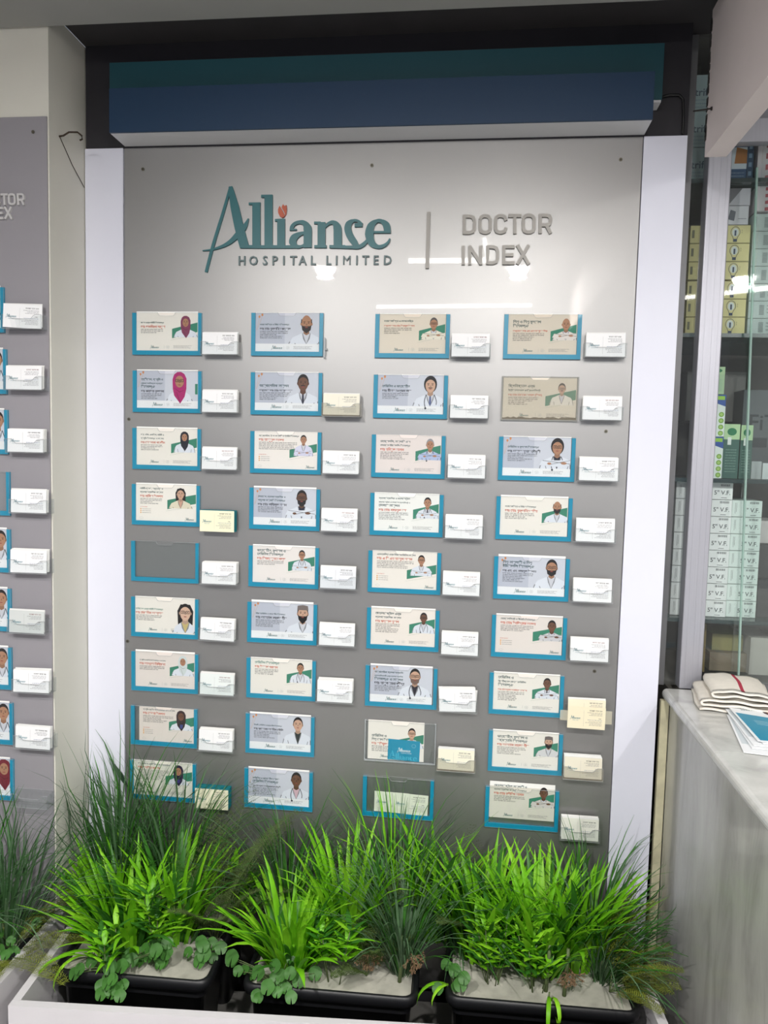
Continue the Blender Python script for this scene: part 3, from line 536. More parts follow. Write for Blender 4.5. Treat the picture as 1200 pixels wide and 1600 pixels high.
DC = {
'c1r1': dict(t='B', title=['অবস এন্ড গাইনী বিশেষজ্ঞ'], name='ডাঃ তানজিনা জহুরা', n=3, up=.003, pc=.80, ps=.027, p=dict(sk='m', scarf=(132, 62, 92)), L='woman in plum headscarf and white coat', tz=.72, mw=.38),
'c1r2': dict(t='A', title=['স্ত্রীরোগ, প্রসূতি ও', 'গাইনোকোলজিক্যাল ক্যান্সার', 'বিশেষজ্ঞ'], name='ডাঃ ফাতেমা সুলতানা', n=4, up=.0025, pc=.70, ps=.036, greenedge=1, p=dict(sk='m', scarf=(172, 40, 108), glasses=1, sw=.8), L='woman in bright magenta headscarf and glasses', tz=.74, mw=.36),
'c1r3': dict(t='B', title=['চর্ম, যৌন, এলার্জি, গাইনী ও', 'প্রসূতি বিশেষজ্ঞ ও সার্জন'], name='ডাঃ রোকসানা পারভীন', n=4, up=.003, pc=.79, ps=.024, p=dict(sk='m', scarf=(38, 38, 48)), L='woman in black headscarf beside green band', mw=.38),
'c1r4': dict(t='C', title=['গাইনী-প্রসব, বন্ধ্যাত্ব ও', 'ল্যাপারোস্কপিক সার্জন'], name='ডাঃ নাদিরা ইসলাম', n=4, up=.003, pc=.74, ps=.027, p=dict(sk='l', long=1, coat=(226, 216, 194), shirt=(206, 160, 140)), L='smiling woman with loose black hair', mw=.38, tz=.86),
'c1r6': dict(t='B', title=['মেডিকেল এন্ড গাইনী বিশেষজ্ঞ'], name='ডাঃ জেসমিন আক্তার', n=4, up=.001, pc=.84, ps=.042, pz=.004, tc=(70, 130, 118), bigband=1, noband=1, p=dict(sk='f', glasses=1, long=1, sw=.75, torso=.75, shirt=(200, 180, 120)), L='close-up of woman in large glasses', tx=.01, mw=.46, tz=.64),
'c1r7': dict(t='B', title=['প্রসূতি ও স্ত্রীরোগ বিশেষজ্ঞ ও সার্জন'], name='ডাঃ আয়েশা সিদ্দিকা', n=3, up=.004, pc=.80, ps=.026, bg=(228, 218, 212), p=dict(sk='m', scarf=(206, 214, 214)), L='woman in pale grey headscarf', mw=.44, tz=.74),
'c1r8': dict(t='C', title=['প্রসূতি-স্ত্রীরোগ বিশেষজ্ঞ এবং সার্জন'], name='ডাঃ রেশমা ইসলাম', n=5, up=.0, pc=.76, ps=.027, bg=(226, 216, 208), p=dict(sk='d', scarf=(62, 48, 50), tail=(66, 76, 132)), L='woman in brown headscarf with blue shawl', mw=.58, tz=.88),
'c1r9': dict(t='B', title=['চর্ম-যৌন ও এলার্জি রোগ বিশেষজ্ঞ'], name='ডাঃ সুমাইয়া জাহান', n=7, up=.0, pc=.76, ps=.028, bg=(226, 224, 212), p=dict(sk='m', scarf=(44, 34, 66), tail=(66, 54, 130), sw=.95), L='woman in navy headscarf behind grass tips', mw=.55, tz=.88),
'c2r1': dict(t='A', title=['মনোরোগবিদ্যা ও নিউরো বিশেষজ্ঞ'], name='ডাঃ মোঃ মুনতাসির ফয়সাল', n=5, up=.001, pc=.80, ps=.036, p=dict(sk='m', hairtype='bald', beard=(56, 50, 50), bl=.12, side=1), L='balding bearded man in white coat', mw=.46, tz=.68),
'c2r2': dict(t='A', title=['অর্থোপেডিক সার্জন'], name='অধ্যাপক ডাঃ মোঃ আব্দুস সবুর', n=5, up=.0015, pc=.76, ps=.036, p=dict(sk='d', tie=(50, 50, 66), tache=1, arms=0), L='dark skinned man in coat and tie', mw=.50, tz=.62),
'c2r3': dict(t='C', title=['অর্থোপেডিক, ট্রমা সার্জারি ও স্পাইন বিশেষজ্ঞ'], name='ডাঃ মাহবুবুল আলম', n=5, up=.0, pc=.78, ps=.021, bg=(240, 232, 226), p=dict(sk='m', coat=(216, 214, 234), arms=1), L='small man in lilac-white coat, long heading', mw=.64, tz=.86, gz=(.30, .52)),
'c2r4': dict(t='A', title=['জেনারেল, ল্যাপারোস্কপিক ও', 'পায়ুপথ সার্জারি বিশেষজ্ঞ'], name='ডাঃ মোঃ সাজিদুল হাসান', n=4, up=.004, pc=.77, ps=.033, p=dict(sk='d', beard=1, bl=.12, glasses=1, shirt=(40, 42, 60), arms=1), L='bearded man in glasses and dark shirt, arms folded', mw=.44, tz=.74),
'c2r5': dict(t='B', title=['ডায়াবেটিস, হৃদরোগ ও', 'মেডিসিন বিশেষজ্ঞ'], name='ডাঃ বিজয় কুমার দত্ত', n=3, up=.003, pc=.79, ps=.022, bg=(236, 228, 224), p=dict(sk='m', glasses=1, steth=1, arms=1), L='small man in glasses with stethoscope, green band', mw=.46, tz=.84),
'c2r6': dict(t='A', title=['নিউরোমেডিসিন ও ডায়াবেটিস বিশেষজ্ঞ'], name='ডাঃ আহমেদ সালেহ মীর', n=5, up=.005, pc=.83, ps=.036, p=dict(sk='l', cap=(120, 108, 104), beard=(20, 18, 20), bl=.2), L='man in a prayer cap with thick black beard', mw=.48, tz=.66),
'c2r7': dict(t='B', title=['মেডিসিন বিশেষজ্ঞ'], name='ডাঃ ইসরাত জাহান', n=4, up=.001, pc=.81, ps=.024, tc=(70, 130, 118), p=dict(sk='m', coat=(224, 226, 234), steth=1), L='woman with tied black hair turned to the green band', mw=.40, tz=.84),
'c2r8': dict(t='A', title=['কিডনী, মেডিসিন ও ডায়াবেটিস বিশেষজ্ঞ'], name='ডাঃ ফারহানা শারমিন মৌলি', n=5, up=.004, pc=.79, ps=.032, p=dict(sk='l', shirt=(44, 52, 50), vd=1.5, hair=(28, 22, 24)), L='woman in white coat over black striped dress', mw=.46, tz=.66),
'c2r9': dict(t='A', title=['মেডিসিন ও ডায়াবেটিস রোগের', 'মেডিসিন বিশেষজ্ঞ'], name='ডাঃ মোহাম্মদ আসাদুজ্জামান চৌধুরী', n=5, up=.004, pc=.79, ps=.034, p=dict(sk='d', steth=1, shirt=(214, 180, 190)), L='dark skinned man with stethoscope and pink shirt', mw=.44, tz=.70),
'c3r1': dict(t='B', title=['মনোরোগবিদ্যা ও মাদকাসক্তি'], name='অধ্যাপক ডাঃ মোঃ রিয়াজুল ইসলাম', n=4, up=.002, pc=.82, ps=.026, bg=(226, 214, 198), p=dict(sk='m', hair=(90, 84, 84), glasses=1, arms=1, coat=(232, 224, 208)), L='older man in glasses pressing his hands together', mw=.44, tz=.80),
'c3r2': dict(t='A', title=['মেডিসিন ও ডায়াবেটিস'], name='ডাঃ নীহার রঞ্জন দাস', n=4, up=.001, pc=.80, ps=.034, p=dict(sk='l', hairtype='thick', tie=(90, 100, 140), steth=1, tache=1), L='man with thick black hair, coat and tie', mw=.42, tz=.68),
'c3r3': dict(t='B', title=['নেফ্রোলজি, সার্জারি এবং', 'জেনারেল ইউরোলজি বিশেষজ্ঞ'], name='ডাঃ মনিরুল হাসান', n=5, up=.0, pc=.83, ps=.026, bg=(232, 220, 216), p=dict(sk='m', hair=(150, 148, 152), coat=(180, 192, 224), steth=1, arms=1), L='grey haired man in pale blue coat', mw=.46, tz=.80),
'c3r4': dict(t='B', title=['ল্যাপারোস্কপিক ও কলোরেক্টাল', 'কোলোরেক্টাল ও জেনারেল স্পেশালিস্ট ও', 'লেজার সার্জন'], name='ডাঃ মোঃ নাজমুল হক', n=5, up=.001, pc=.82, ps=.024, bg=(240, 238, 234), p=dict(sk='m', tie=(50, 50, 66), steth=1, arms=1), L='man in tie and stethoscope below a three-line heading', mw=.48, tz=.84),
'c3r5': dict(t='C', title=['এনেস্থেসিয়া এন্ড নিউরোমেডিসিন সার্জন'], name='ডাঃ এ বি এম মাহমুদ হাসান', n=5, up=.0, pc=.76, ps=.023, bg=(238, 230, 222), p=dict(sk='m', glasses=1, arms=1), L='man in glasses with folded arms before wide green band', mw=.60, tz=.88, gz=(.26, .5)),
'c3r6': dict(t='B', title=['কোলোরেক্টাল এন্ড', 'ল্যাপারোস্কপিক সার্জন'], name='ডাঃ ফয়সাল মুরাদ', n=6, up=.003, pc=.82, ps=.024, bg=(238, 228, 220), p=dict(sk='d', glasses=1, steth=1), L='man in glasses leaning beside a green edge', mw=.40, tz=.82),
'c3r7': dict(t='A', title=['অর্থোপেডিক ল্যাপারোস্কোপি', 'এনেসথেসিওলজী এন্ড ল্যাপারোস্কপিক', 'বিশেষজ্ঞ ও সার্জন'], name='ডাঃ মাসুদ রানা ভুঁইয়া', n=4, up=.004, pc=.72, ps=.034, p=dict(sk='l', glasses=1, steth=1, shirt=(40, 36, 48), vd=1.3, beard=(120, 96, 86)), L='man in glasses, stethoscope and black shirt', mw=.46, tz=.80),
'c3r8': dict(t='B', title=['মেডিসিন ও', 'শিশু রোগ বিশেষজ্ঞ'], name='ডাঃ সাইফুল করিম', n=4, up=-.002, pc=.78, ps=.026, noband=0, p=dict(sk='l', glasses=1, tie=(36, 36, 44)), L='man in glasses half covered by a teal leaflet', mw=.44, tz=.62),
'c4r1': dict(t='B', title=['শিশু ও শিশু হৃদরোগ', 'বিশেষজ্ঞ'], name='অধ্যাপক ডাঃ এম এম আব্দুর রউফ', n=5, up=.002, pc=.84, ps=.027, bg=(220, 208, 192), p=dict(sk='m', hairtype='bald', coat=(226, 216, 210), arms=1), L='bald older man with folded arms on tan card', mw=.48, tz=.78),
'c4r2': dict(t='B', title=['ক্লিনিক্যাল এন্ড', 'ইন্টারভেনশনাল কার্ডিওলজিস্ট'], name='ডাঃ মোঃ মোহসেন কামাল (রিপন)', n=5, up=-.002, pc=.80, ps=.024, bg=(232, 222, 206), p=dict(sk='l', glasses=1, tache=1, coat=(238, 232, 222)), L='man in glasses on stained cream card in dirty pocket', mw=.44, tz=.80),
'c4r3': dict(t='A', title=['মেডিসিন ও হৃদরোগ বিশেষজ্ঞ'], name='ডাঃ অর্ণব কুমার চৌধুরী', n=5, up=.0015, pc=.80, ps=.033, p=dict(sk='m', glasses=1, steth=1, arms=1, shirt=(36, 36, 48), hairtype='thick'), L='man in black glasses with stethoscope, arms folded', mw=.46, tz=.72),
'c4r4': dict(t='B', title=['মনোরোগবিদ্যা ও নিউরো বিশেষজ্ঞ'], name='ডাঃ মোঃ মুন্তাসির রহিম', n=4, up=.003, pc=.84, ps=.027, p=dict(sk='m', hairtype='bald', side=1, beard=(44, 38, 38), bl=.12), L='balding man with dark beard beside green edge', mw=.46, tz=.72),
'c4r5': dict(t='A', title=['শিশু সার্জারী ও শিশু', 'ইউরোলজি বিশেষজ্ঞ'], name='ডাঃ এম. এম. নাজমুল ইসলাম', n=6, up=.005, pc=.80, ps=.034, p=dict(sk='m', glasses=1, beard=1, bl=.08), L='bearded man in glasses filling half the card', mw=.48, tz=.82),
'c4r6': dict(t='C', title=['নেফ্রোলজিস্ট ও কিডনি বিশেষজ্ঞ'], name='ডাঃ মোঃ ইমতিয়াজ আলম', n=4, up=.003, pc=.84, ps=.027, bg=(230, 220, 214), p=dict(sk='d', arms=1, coat=(206, 204, 208)), L='dark skinned man in grey coat, folded arms', mw=.52, tz=.88, gl=.28),
'c4r7': dict(t='B', title=['মেডিসিন ও', 'ক্রিটিক্যাল কেয়ার মেডিসিন', 'বিশেষজ্ঞ'], name='ডাঃ মোহাম্মদ আনোয়ার হোসেন', n=6, up=.002, pc=.81, ps=.025, p=dict(sk='d', tie=(40, 40, 50), arms=1), L='man in dark tie with hands clasped', mw=.42, tz=.84),
'c4r8': dict(t='B', title=['ডায়াবেটিস, হৃদরোগ ও', 'বক্ষব্যাধি বিশেষজ্ঞ'], name='ডাঃ আহমেদ সালেহ মীর', n=5, up=.002, pc=.85, ps=.027, p=dict(sk='l', cap=(110, 100, 98), beard=(24, 22, 22), bl=.16, coat=(214, 212, 214)), L='bearded man in prayer cap on creased card', mw=.46, tz=.80),
'c4r9': dict(t='B', title=['কোলোরেক্টাল সার্জারী ও', 'ল্যাপারোস্কপিক সার্জারি বিশেষজ্ঞ'], name='ডাঃ মোঃ তৌহিদ হাসান', n=4, up=.012, pc=.83, ps=.027, bg=(218, 214, 202), p=dict(sk='d', arms=1, coat=(214, 208, 204)), L='man with folded arms on card riding high', mw=.50, tz=.86),
}
for k in sorted(POSTERS):
    X, Z = POSTERS[k]; c, r = int(k[1]), int(k[3]); cx = X + HW / 2
    nob = k in ('c4r2', 'c3r8')
    extra = {'c1r5': 'empty clear pocket with teal border', 'c4r2': 'borderless clear pocket with brown grime', 'c3r8': 'borderless pocket with teal leaflet', 'c3r9': 'teal-bordered pocket holding two small cards'}.get(k, 'teal-bordered clear pocket')
    pocket(cx, Z - HH, '%s, %s, %s' % (extra, ROWN[r], COLN[c]), not nob, k == 'c4r2')
    if k in DC:
        d = DC[k]; up = d['up']
        if k == 'c3r8': w, xo, zb, h = 0.150, -0.011, 0.005, HH - 0.004
        elif k == 'c4r9': w, xo, zb, h = HW - 0.0215, 0.0, 0.026, HH - 0.012
        elif k == 'c1r8': w, xo, zb, h = 0.158, 0.007, 0.0118, HH - 0.0135
        elif k == 'c4r2': w, xo, zb, h = HW - 0.009, 0, 0.0045, HH - 0.008
        else: w, xo, zb, h = HW - 0.0212, 0.0, 0.0117, HH - 0.0117 + up
        if k == 'c3r7': w = 0.165
        doctor_card(cx + xo, Z - HH + zb, w, h, d, 'doctor card, %s, %s, %s' % (d['L'], ROWN[r], COLN[c]) if len(d['L'].split()) <= 4 else 'doctor card, %s, %s' % (d['L'], 'column ' + ['', 'nearest cream pillar', 'second from pillar', 'third from pillar', 'fourth from pillar'][c]), 0.008, c * 10 + r)

# teal leaflet slipped in the borderless pocket, and the two small cards in the last pocket of that column
X, Z = POSTERS['c3r8']
b = MB(); b.box(-0.0425, 0.0425, -0.0003, 0, 0, 0.056, TEAL)
mini_logo(b, -0.018, 0.024, 0.036, -0.0005, flat((236, 240, 240)), False)
mini_logo(b, -0.042, 0.001, 0.078, -0.0004, flat((70, 176, 204)), False)
b.text('HOSPITAL LIMITED', -0.008, 0.0195, 0.0034, -0.0005, flat((236, 240, 240)))
b.stroke([(0.026 + 0.005 * math.cos(a), 0.042 + 0.005 * math.sin(a), 0.0004) for a in [q * PI / 6 for q in range(13)]], -0.0005, flat((200, 230, 236)))
o = b.build('teal_leaflet', None, (X + HW / 2 + 0.010, 0.0048, Z - HH + 0.0055)); o.rotation_euler = (0, math.radians(1.5), 0)
tag(o, 'small teal leaflet with white lettering tucked in front of a doctor card', 'leaflet')

# ------------------------------------------------------------------ business cards and their trays
CW, CH = 0.0935, 0.0560
def bcard_mesh(b, seed, name_c=INK, pal=(240, 240, 240), up=False, back=False):
    b.box(-CW / 2, CW / 2, -0.0004, 0, 0, CH, flat(pal))
    if back: return
    y = -0.0005; rnd = random.Random(seed)
    if up:
        f = lambda z: CH - z
    z = CH - 0.010
    microtext(b, CW / 2 - 0.008, z, 0.032, 0.0030, y, flat(name_c), seed, 'R')
    for k in range(3): microtext(b, CW / 2 - 0.008, z - 0.0046 - k * 0.0033, 0.026 + 0.012 * rnd.random(), 0.0017, y, flat((96, 96, 104)), seed + k + 1, 'R')
    microtext(b, CW / 2 - 0.008, z - 0.0195, 0.009, 0.0022, y, flat((70, 70, 74)), seed + 7, 'R')
    microtext(b, CW / 2 - 0.008, z - 0.0235, 0.036, 0.0018, y, flat((90, 110, 150)), seed + 8, 'R')
    for k in range(4): microtext(b, CW / 2 - 0.008, z - 0.0275 - k * 0.0032, 0.024 + 0.018 * rnd.random(), 0.0016, y, flat((104, 104, 112)), seed + k + 9, 'R')
    b.rect(-0.007, -0.0067, 0.006, CH - 0.008, y, flat((150, 150, 150)))
    mini_logo(b, -CW / 2 + 0.006, CH * 0.44, 0.026, y, flat((50, 120, 134)), False)
    microtext(b, -CW / 2 + 0.012, CH * 0.36, 0.016, 0.0018, y, flat((120, 160, 170)), seed + 20)
def tray(x, z, label, yb, dirty=False, group='card trays on the grey panel', tape=False):
    t = empty('business_card_tray', (x, yb, z)); tag(t, label, 'card holder', group)
    a = ACR_DIRTY if dirty else ACR_TRAY; w = CW / 2 + 0.0035; D = 0.031; h = 0.034; th = 0.0016
    b = MB(); b.slab([(-w, 0), (w, 0), (w, 0.036), (-w, 0.036)], -th, -0.0001, a, ACR_EDGE); b.build('back_plate', t)
    b = MB()
    b.box(-w, w, -D, -th, 0, th, a)
    b.build('base_plate', t)
    n = 0.030
    b = MB(); b.slab([(-w, 0), (w, 0), (w, h), (n + 0.006, h), (n + 0.001, h - 0.003), (n - 0.006, h - 0.010), (-n + 0.006, h - 0.010), (-n - 0.001, h - 0.003), (-n - 0.006, h), (-w, h)], -D - th, -D, a, ACR_EDGE)
    e = 0.0008; pts = [(-w, h), (-n - 0.006, h), (-n - 0.001, h - 0.003), (-n + 0.006, h - 0.010), (n - 0.006, h - 0.010), (n + 0.001, h - 0.003), (n + 0.006, h), (w, h)]
    b.stroke([(p[0], p[1], e) for p in pts], -D - th - 0.0001, mat('polished_rim', (150, 152, 156), 0.3))
    b.stroke([(-w, 0.0006, 0.001), (w, 0.0006, 0.001)], -D - th - 0.0001, ACR_EDGE)
    b.build('front_plate', t)
    for sg in (-1, 1):
        b = MB(); b.add([(sg * w, -D, 0.0), (sg * w, -th, 0.0), (sg * w, -th, 0.036), (sg * w, -D, h), (sg * (w - th), -D, 0.0), (sg * (w - th), -th, 0.0), (sg * (w - th), -th, 0.036), (sg * (w - th), -D, h)],
                        [(0, 1, 2, 3), (7, 6, 5, 4), (2, 6, 7, 3), (0, 3, 7, 4)], a)
        b.build('side_plate', t)
    if dirty:
        b = MB(); b.box(-w + 0.002, w - 0.002, -D + 0.001, -th - 0.001, th + 0.0001, 0.0045, mat('brown_grime', (70, 60, 48), 0.9)); b.build('grime', t)['label'] = 'dark brown grime in the base'
    if tape:
        b = MB(); b.box(-w - 0.016, -w + 0.012, -D - th - 0.0012, -D - th - 0.0004, 0.004, 0.030, clear('sticky_tape', haze=0.35, hazecol=(0.75, 0.7, 0.55, 1)))
        b.build('tape', t)['label'] = 'yellowed sticky tape'
        b = MB(); b.box(w - 0.008, w + 0.012, -D - th - 0.0012, -D - th - 0.0004, 0.0, 0.034, MATS['sticky_tape']); b.build('tape', t)['label'] = 'yellowed sticky tape'
    return t
FRONT = {}
def front_mesh(seed, pal, nc):
    k = (seed % 5, pal, nc)
    if k not in FRONT:
        b = MB(); bcard_mesh(b, seed % 5 * 17 + 3, nc, pal); o = b.build('business_card'); FRONT[k] = (o.data, [o])
    return FRONT[k]
def put_card(x, y, z, tilt, roll, yaw, label, group, seed=0, pal=(240, 240, 240), nc=INK, blank=None):
    key = 'blank%s' % (blank,) if blank else None
    if blank:
        if key not in FRONT:
            b = MB(); b.box(-CW / 2, CW / 2, -0.0011, 0.0004, 0, CH, flat(blank)); o = b.build('business_card'); FRONT[key] = (o.data, [o])
        me, pool = FRONT[key]
    else: me, pool = front_mesh(seed, pal, nc)
    if pool: o = pool.pop()
    else: o = bpy.data.objects.new('business_card', me); COL.objects.link(o)
    o.location = (x, y, z); o.rotation_euler = (math.radians(tilt), math.radians(roll), math.radians(yaw))
    tag(o, label, 'card', group)
    return o
BC = {  # key: (cards behind, front colour, roll, tilt, options)
'b14': dict(n=7, pal=(240, 238, 208), teal=1), 'b19': dict(n=8, pal=(238, 236, 208), teal=1), 'b22': dict(n=3, pal=(234, 230, 214), dirty=1), 'b21': dict(),
'b37': dict(n=5, roll=-2.5, mess=1), 'b38': dict(n=4, pal=(238, 234, 214), dirty=1), 'b47': dict(n=2, pal=(236, 228, 204), tape=1), 'b48': dict(n=5, pal=(230, 224, 206), dirty=1), 'b49': dict(n=4, pal=(226, 226, 216)),
'b25': dict(n=1, pal=(226, 228, 232)), 'b17': dict(n=3, pal=(226, 232, 230)), 'b34': dict(n=6), 'b35': dict(n=7), 'b36': dict(n=6), 'b16': dict(n=5, roll=1), 'b15': dict(n=6), 'b27': dict(n=6), 'b26': dict(n=3),
'l1': dict(n=1, roll=2, yaw=8), 'l6': dict(n=1, pal=(206, 210, 208)), 'l5': dict(n=4, yaw=3), 'l7': dict(n=3, yaw=3), 'l9': dict(n=-1)}
for k in sorted(CARDS):
    x, z = CARDS[k]; left = k[0] == 'l'; q = BC.get(k, {})
    if left: r = int(k[1]); yb = -0.1672; place = '%s of the pillar panel' % ROWN[r]; where = 'pillar panel'
    else: c, r = int(k[1]), int(k[2]); yb = 0.008; place = '%s, %s' % (ROWN[r], COLN[c]); where = 'grey panel'
    seed = r * 3 + (0 if left else c); n = q.get('n', 3 + seed % 2); teal = q.get('teal')
    if not teal:
        lab = 'clear acrylic card tray, ' + place
        if q.get('dirty'): lab = 'grimy clear acrylic card tray, ' + place
        if q.get('tape'): lab = 'taped clear acrylic card tray, ' + place
        if n < 0: lab = 'empty clear acrylic card tray, ' + place
        tray(x, z - 0.0022, lab, yb, q.get('dirty'), 'card trays on the ' + where, q.get('tape'))
    if n < 0: continue
    g = 'spare cards in the tray, ' + place
    step = 0.0036 if not teal else 0.0033
    y0 = yb - 0.0285 if teal else yb - 0.0290
    fr = 'front card of the %s in tray, %s'
    pal = q.get('pal', (240, 240, 241))
    adj = {(240, 240, 241): 'white cards'}.get(pal, 'off-white cards')
    if teal: adj = 'teal-backed cream pack'; fr = 'front of %s, %s'
    if q.get('mess'): adj = 'untidy white cards'
    put_card(x, y0, z, -2 - seed % 3 if not teal else 0, q.get('roll', 0), q.get('yaw', 0) + (seed % 3 - 1) * 0.6, fr % (adj, place), 'front business cards on the ' + where, seed, pal, (120, 60, 60) if seed % 4 == 2 else INK)
    for i in range(n):
        rnd = random.Random(seed * 50 + i)
        dz = 0.0005 + 0.0030 * rnd.random() * (2 if q.get('mess') else 1); dx = (rnd.random() - 0.5) * (0.0015 if not q.get('mess') else 0.006)
        if teal:
            dz = rnd.random() * 0.001; dx = rnd.random() * 0.0006
        put_card(x + dx, y0 + step * (i + 1), z + dz, -2 - seed % 3 if not teal else 0, (rnd.random() - 0.5) * (0.8 if not q.get('mess') else 9), q.get('yaw', 0),
                 ('teal-backed business card behind the front one, ' if teal else 'spare card behind the front one in tray, ') + place, g, blank=(20, 120, 130) if teal else ((244, 243, 240) if i % 2 else (232, 232, 230)))
# second, yellowed card in front of the taped tray
x, z = CARDS['b47']
put_card(x - 0.001, -0.0262, z - 0.017, 0, 0.5, 0, 'lower yellowed card in the taped tray of the fourth column', 'front business cards on the grey panel', 3, (238, 228, 200))
# the remnant of a broken tray beside the top card of the second column
X, Z = POSTERS['c2r1']
b = MB(); b.slab([(0, 0), (0.0045, 0), (0.0045, 0.048), (0.003, 0.052), (0, 0.050)], -0.004, 0.0078, ACR_EDGE); b.box(0.003, 0.009, -0.001, 0.0078, 0.020, 0.024, ACR_EDGE)
tag(b.build('broken_tray_piece', None, (X + HW + 0.0025, 0, Z - HH - 0.004)), 'broken clear acrylic sliver beside top card of second column', 'acrylic piece')
# two small cards lying in the last pocket
X, Z = POSTERS['c3r9']
for i, (dx, dz, rl) in enumerate(((0.078, 0.013, 0.5), (0.128, 0.012, 1.5))):
    o = put_card(X + dx, 0.0052 - 0.0009 * i, Z - HH + dz, 0, rl, 0, ['yellowish business card at the pillar side of the bottom pocket, third column', 'business card overlapping another in bottom pocket, third column from pillar'][i], 'small cards in the last pocket', 2 + i, (228, 232, 214))

# ------------------------------------------------------------------ panel on the pillar
PGREY = mat('grey_composite_panel_matte', (150, 147, 152), 0.42, metal=0.1, noise=0.02, nscale=2, coat=0.15)
b = MB(); b.box(-2.35, -1.0445, -0.167, -0.1632, 0.1, 2.335, PGREY)
tag(b.build('display_panel'), 'second grey wall panel fixed on the cream pillar face', 'panel')
# the same words on it, only their ends inside the photo
t = empty('index_title', (0, 0, 0)); tag(t, 'raised pale words DOCTOR INDEX on the pillar panel', 'sign')
PL = mat('pale_letter', (196, 194, 194), 0.4)
xr, xx = 0.0, 0.0
for i, L in enumerate(DI):
    top = i < 6
    ref = DI[5] if top else DI[10]
    mx = max(p[0] for s in ref for p in s); zt = max(p[1] for s in ref for p in s); zb = min(p[1] for s in ref for p in s)
    X1, ZT, ZB = (LSIGN[0], LSIGN[1], LSIGN[2]) if top else (LSIGN[3], LSIGN[4], LSIGN[5])
    k = (ZT - ZB) / (zt - zb)
    b = MB()
    for j, s in enumerate(L): b.stroke([(X1 + (a - mx) * k, ZB + (c - zb) * k, DIW * 0.62) for a, c in s], -0.1735 - j * 0.0002, PL, -0.1671)
    b.build('letter', t)
b = MB(); pts = [(-1.079 + 0.004 * math.cos(a * PI / 5), 2.299 + 0.004 * math.sin(a * PI / 5)) for a in range(10)]
b.slab(pts, -0.169, -0.1671, MATS['screw_steel']); tag(b.build('panel_screw'), 'small steel screw near top corner of the pillar panel', 'screw')
for i, (xe, z) in enumerate(LEFTP):
    w = HW
    empt = i in (0, 3)
    pocket(xe - w / 2, z - HH, ('teal-bordered clear pocket, %s of the pillar panel' if i != 3 else 'empty teal-bordered clear pocket, %s of the pillar panel') % ROWN[i + 1], True, False, -0.1672, 'card pockets on the pillar panel')
    if i == 3: continue
    d = dict(t='A', title=['মেডিসিন বিশেষজ্ঞ'], name='ডাঃ', n=4, up=.0035, pc=.90, ps=.036, p=dict(sk='m', scarf=(120, 36, 50)) if i == 8 else dict(sk='m', steth=1))
    doctor_card(xe - w / 2, z - HH + 0.0117, w - 0.0212, HH - 0.0117 + 0.0035, d, 'doctor card showing only its edge, %s of the pillar panel' % ROWN[i + 1], -0.1672, 60 + i, 'doctor cards on the pillar panel')
# wire hook in the pillar side
b = MB(); WIRE = mat('rusty_wire', (64, 52, 42), 0.6, metal=0.5)
b.tube([(-1.0405, -0.118, 2.308), (-1.030, -0.118, 2.309), (-1.016, -0.116, 2.318), (-0.996, -0.112, 2.319), (-0.986, -0.110, 2.311), (-0.985, -0.110, 2.303), (-0.991, -0.111, 2.300)], 0.0022, WIRE, 8)
b.tube([(-1.0400, -0.116, 2.307), (-1.0398, -0.06, 2.262), (-1.0390, 0.0, 2.225)], 0.0009, WIRE, 6)
tag(b.build('wire_hook'), 'bent rusty wire hook in the cream pillar side near the top', 'hook')

# ------------------------------------------------------------------ counter and showcase
def marble(name, base, stretch, sc):
    m = mat(name, base, 0.22, spec=0.5, coat=0.3, coat_r=0.05)
    nt = m.node_tree; b = nt.nodes['Principled BSDF']
    tc = nt.nodes.new('ShaderNodeTexCoord'); mp = nt.nodes.new('ShaderNodeMapping'); mp.inputs['Scale'].default_value = stretch
    nt.links.new(tc.outputs['Object'], mp.inputs[0])
    n = nt.nodes.new('ShaderNodeTexNoise'); n.inputs['Scale'].default_value = sc; n.inputs['Detail'].default_value = 9; n.inputs['Roughness'].default_value = 0.62; n.inputs['Distortion'].default_value = 0.5
    nt.links.new(mp.outputs[0], n.inputs['Vector'])
    r = nt.nodes.new('ShaderNodeValToRGB'); e = r.color_ramp.elements
    c = srgb(base)
    e[0].position = 0.28; e[0].color = tuple(v * 0.60 for v in c[:3]) + (1,)
    e[1].position = 0.48; e[1].color = tuple(v * 0.86 for v in c[:3]) + (1,)
    q = e.new(0.68); q.color = c
    nt.links.new(n.outputs[0], r.inputs[0]); nt.links.new(r.outputs[0], b.inputs['Base Color'])
    return m
MF = marble('grey_marble_front', (186, 185, 180), (1, 4.5, 1.1), 2.6); MT = marble('grey_marble_top', (206, 206, 202), (2, 2, 2), 4.5)
ct = empty('marble_counter', (0.52, 0, 0)); tag(ct, 'grey veined marble shop counter with a rounded top edge', 'counter')
b = MB(); b.box(0.0, 0.022, -1.6, 0.012, 0.0, 0.936, MF); b.build('front_slab', ct)
b = MB(); b.box(0.023, 0.9, -1.6, 0.55, 0.0, 0.936, mat('counter_core', (120, 116, 110), 0.8)); b.build('body', ct)
def topslab(y0, y1):
    b = MB(); pr = [(0.9, 0.937), (-0.008, 0.937)] + [(-0.008 - 0.010 * math.sin(a * PI / 8), 0.9505 - 0.0135 * math.cos(a * PI / 8)) for a in range(1, 8)] + [(-0.008, 0.9645), (0.9, 0.9645)]
    n = len(pr)
    b.add([(x, y0, z) for x, z in pr] + [(x, y1, z) for x, z in pr], [tuple(range(n)), tuple(range(2 * n - 1, n - 1, -1))] + [(i, (i + 1) % n, n + (i + 1) % n, n + i) for i in range(n)], MT, False)
    b.build('top_slab', ct)
topslab(-0.392, 0.022); topslab(-1.6, -0.3935)
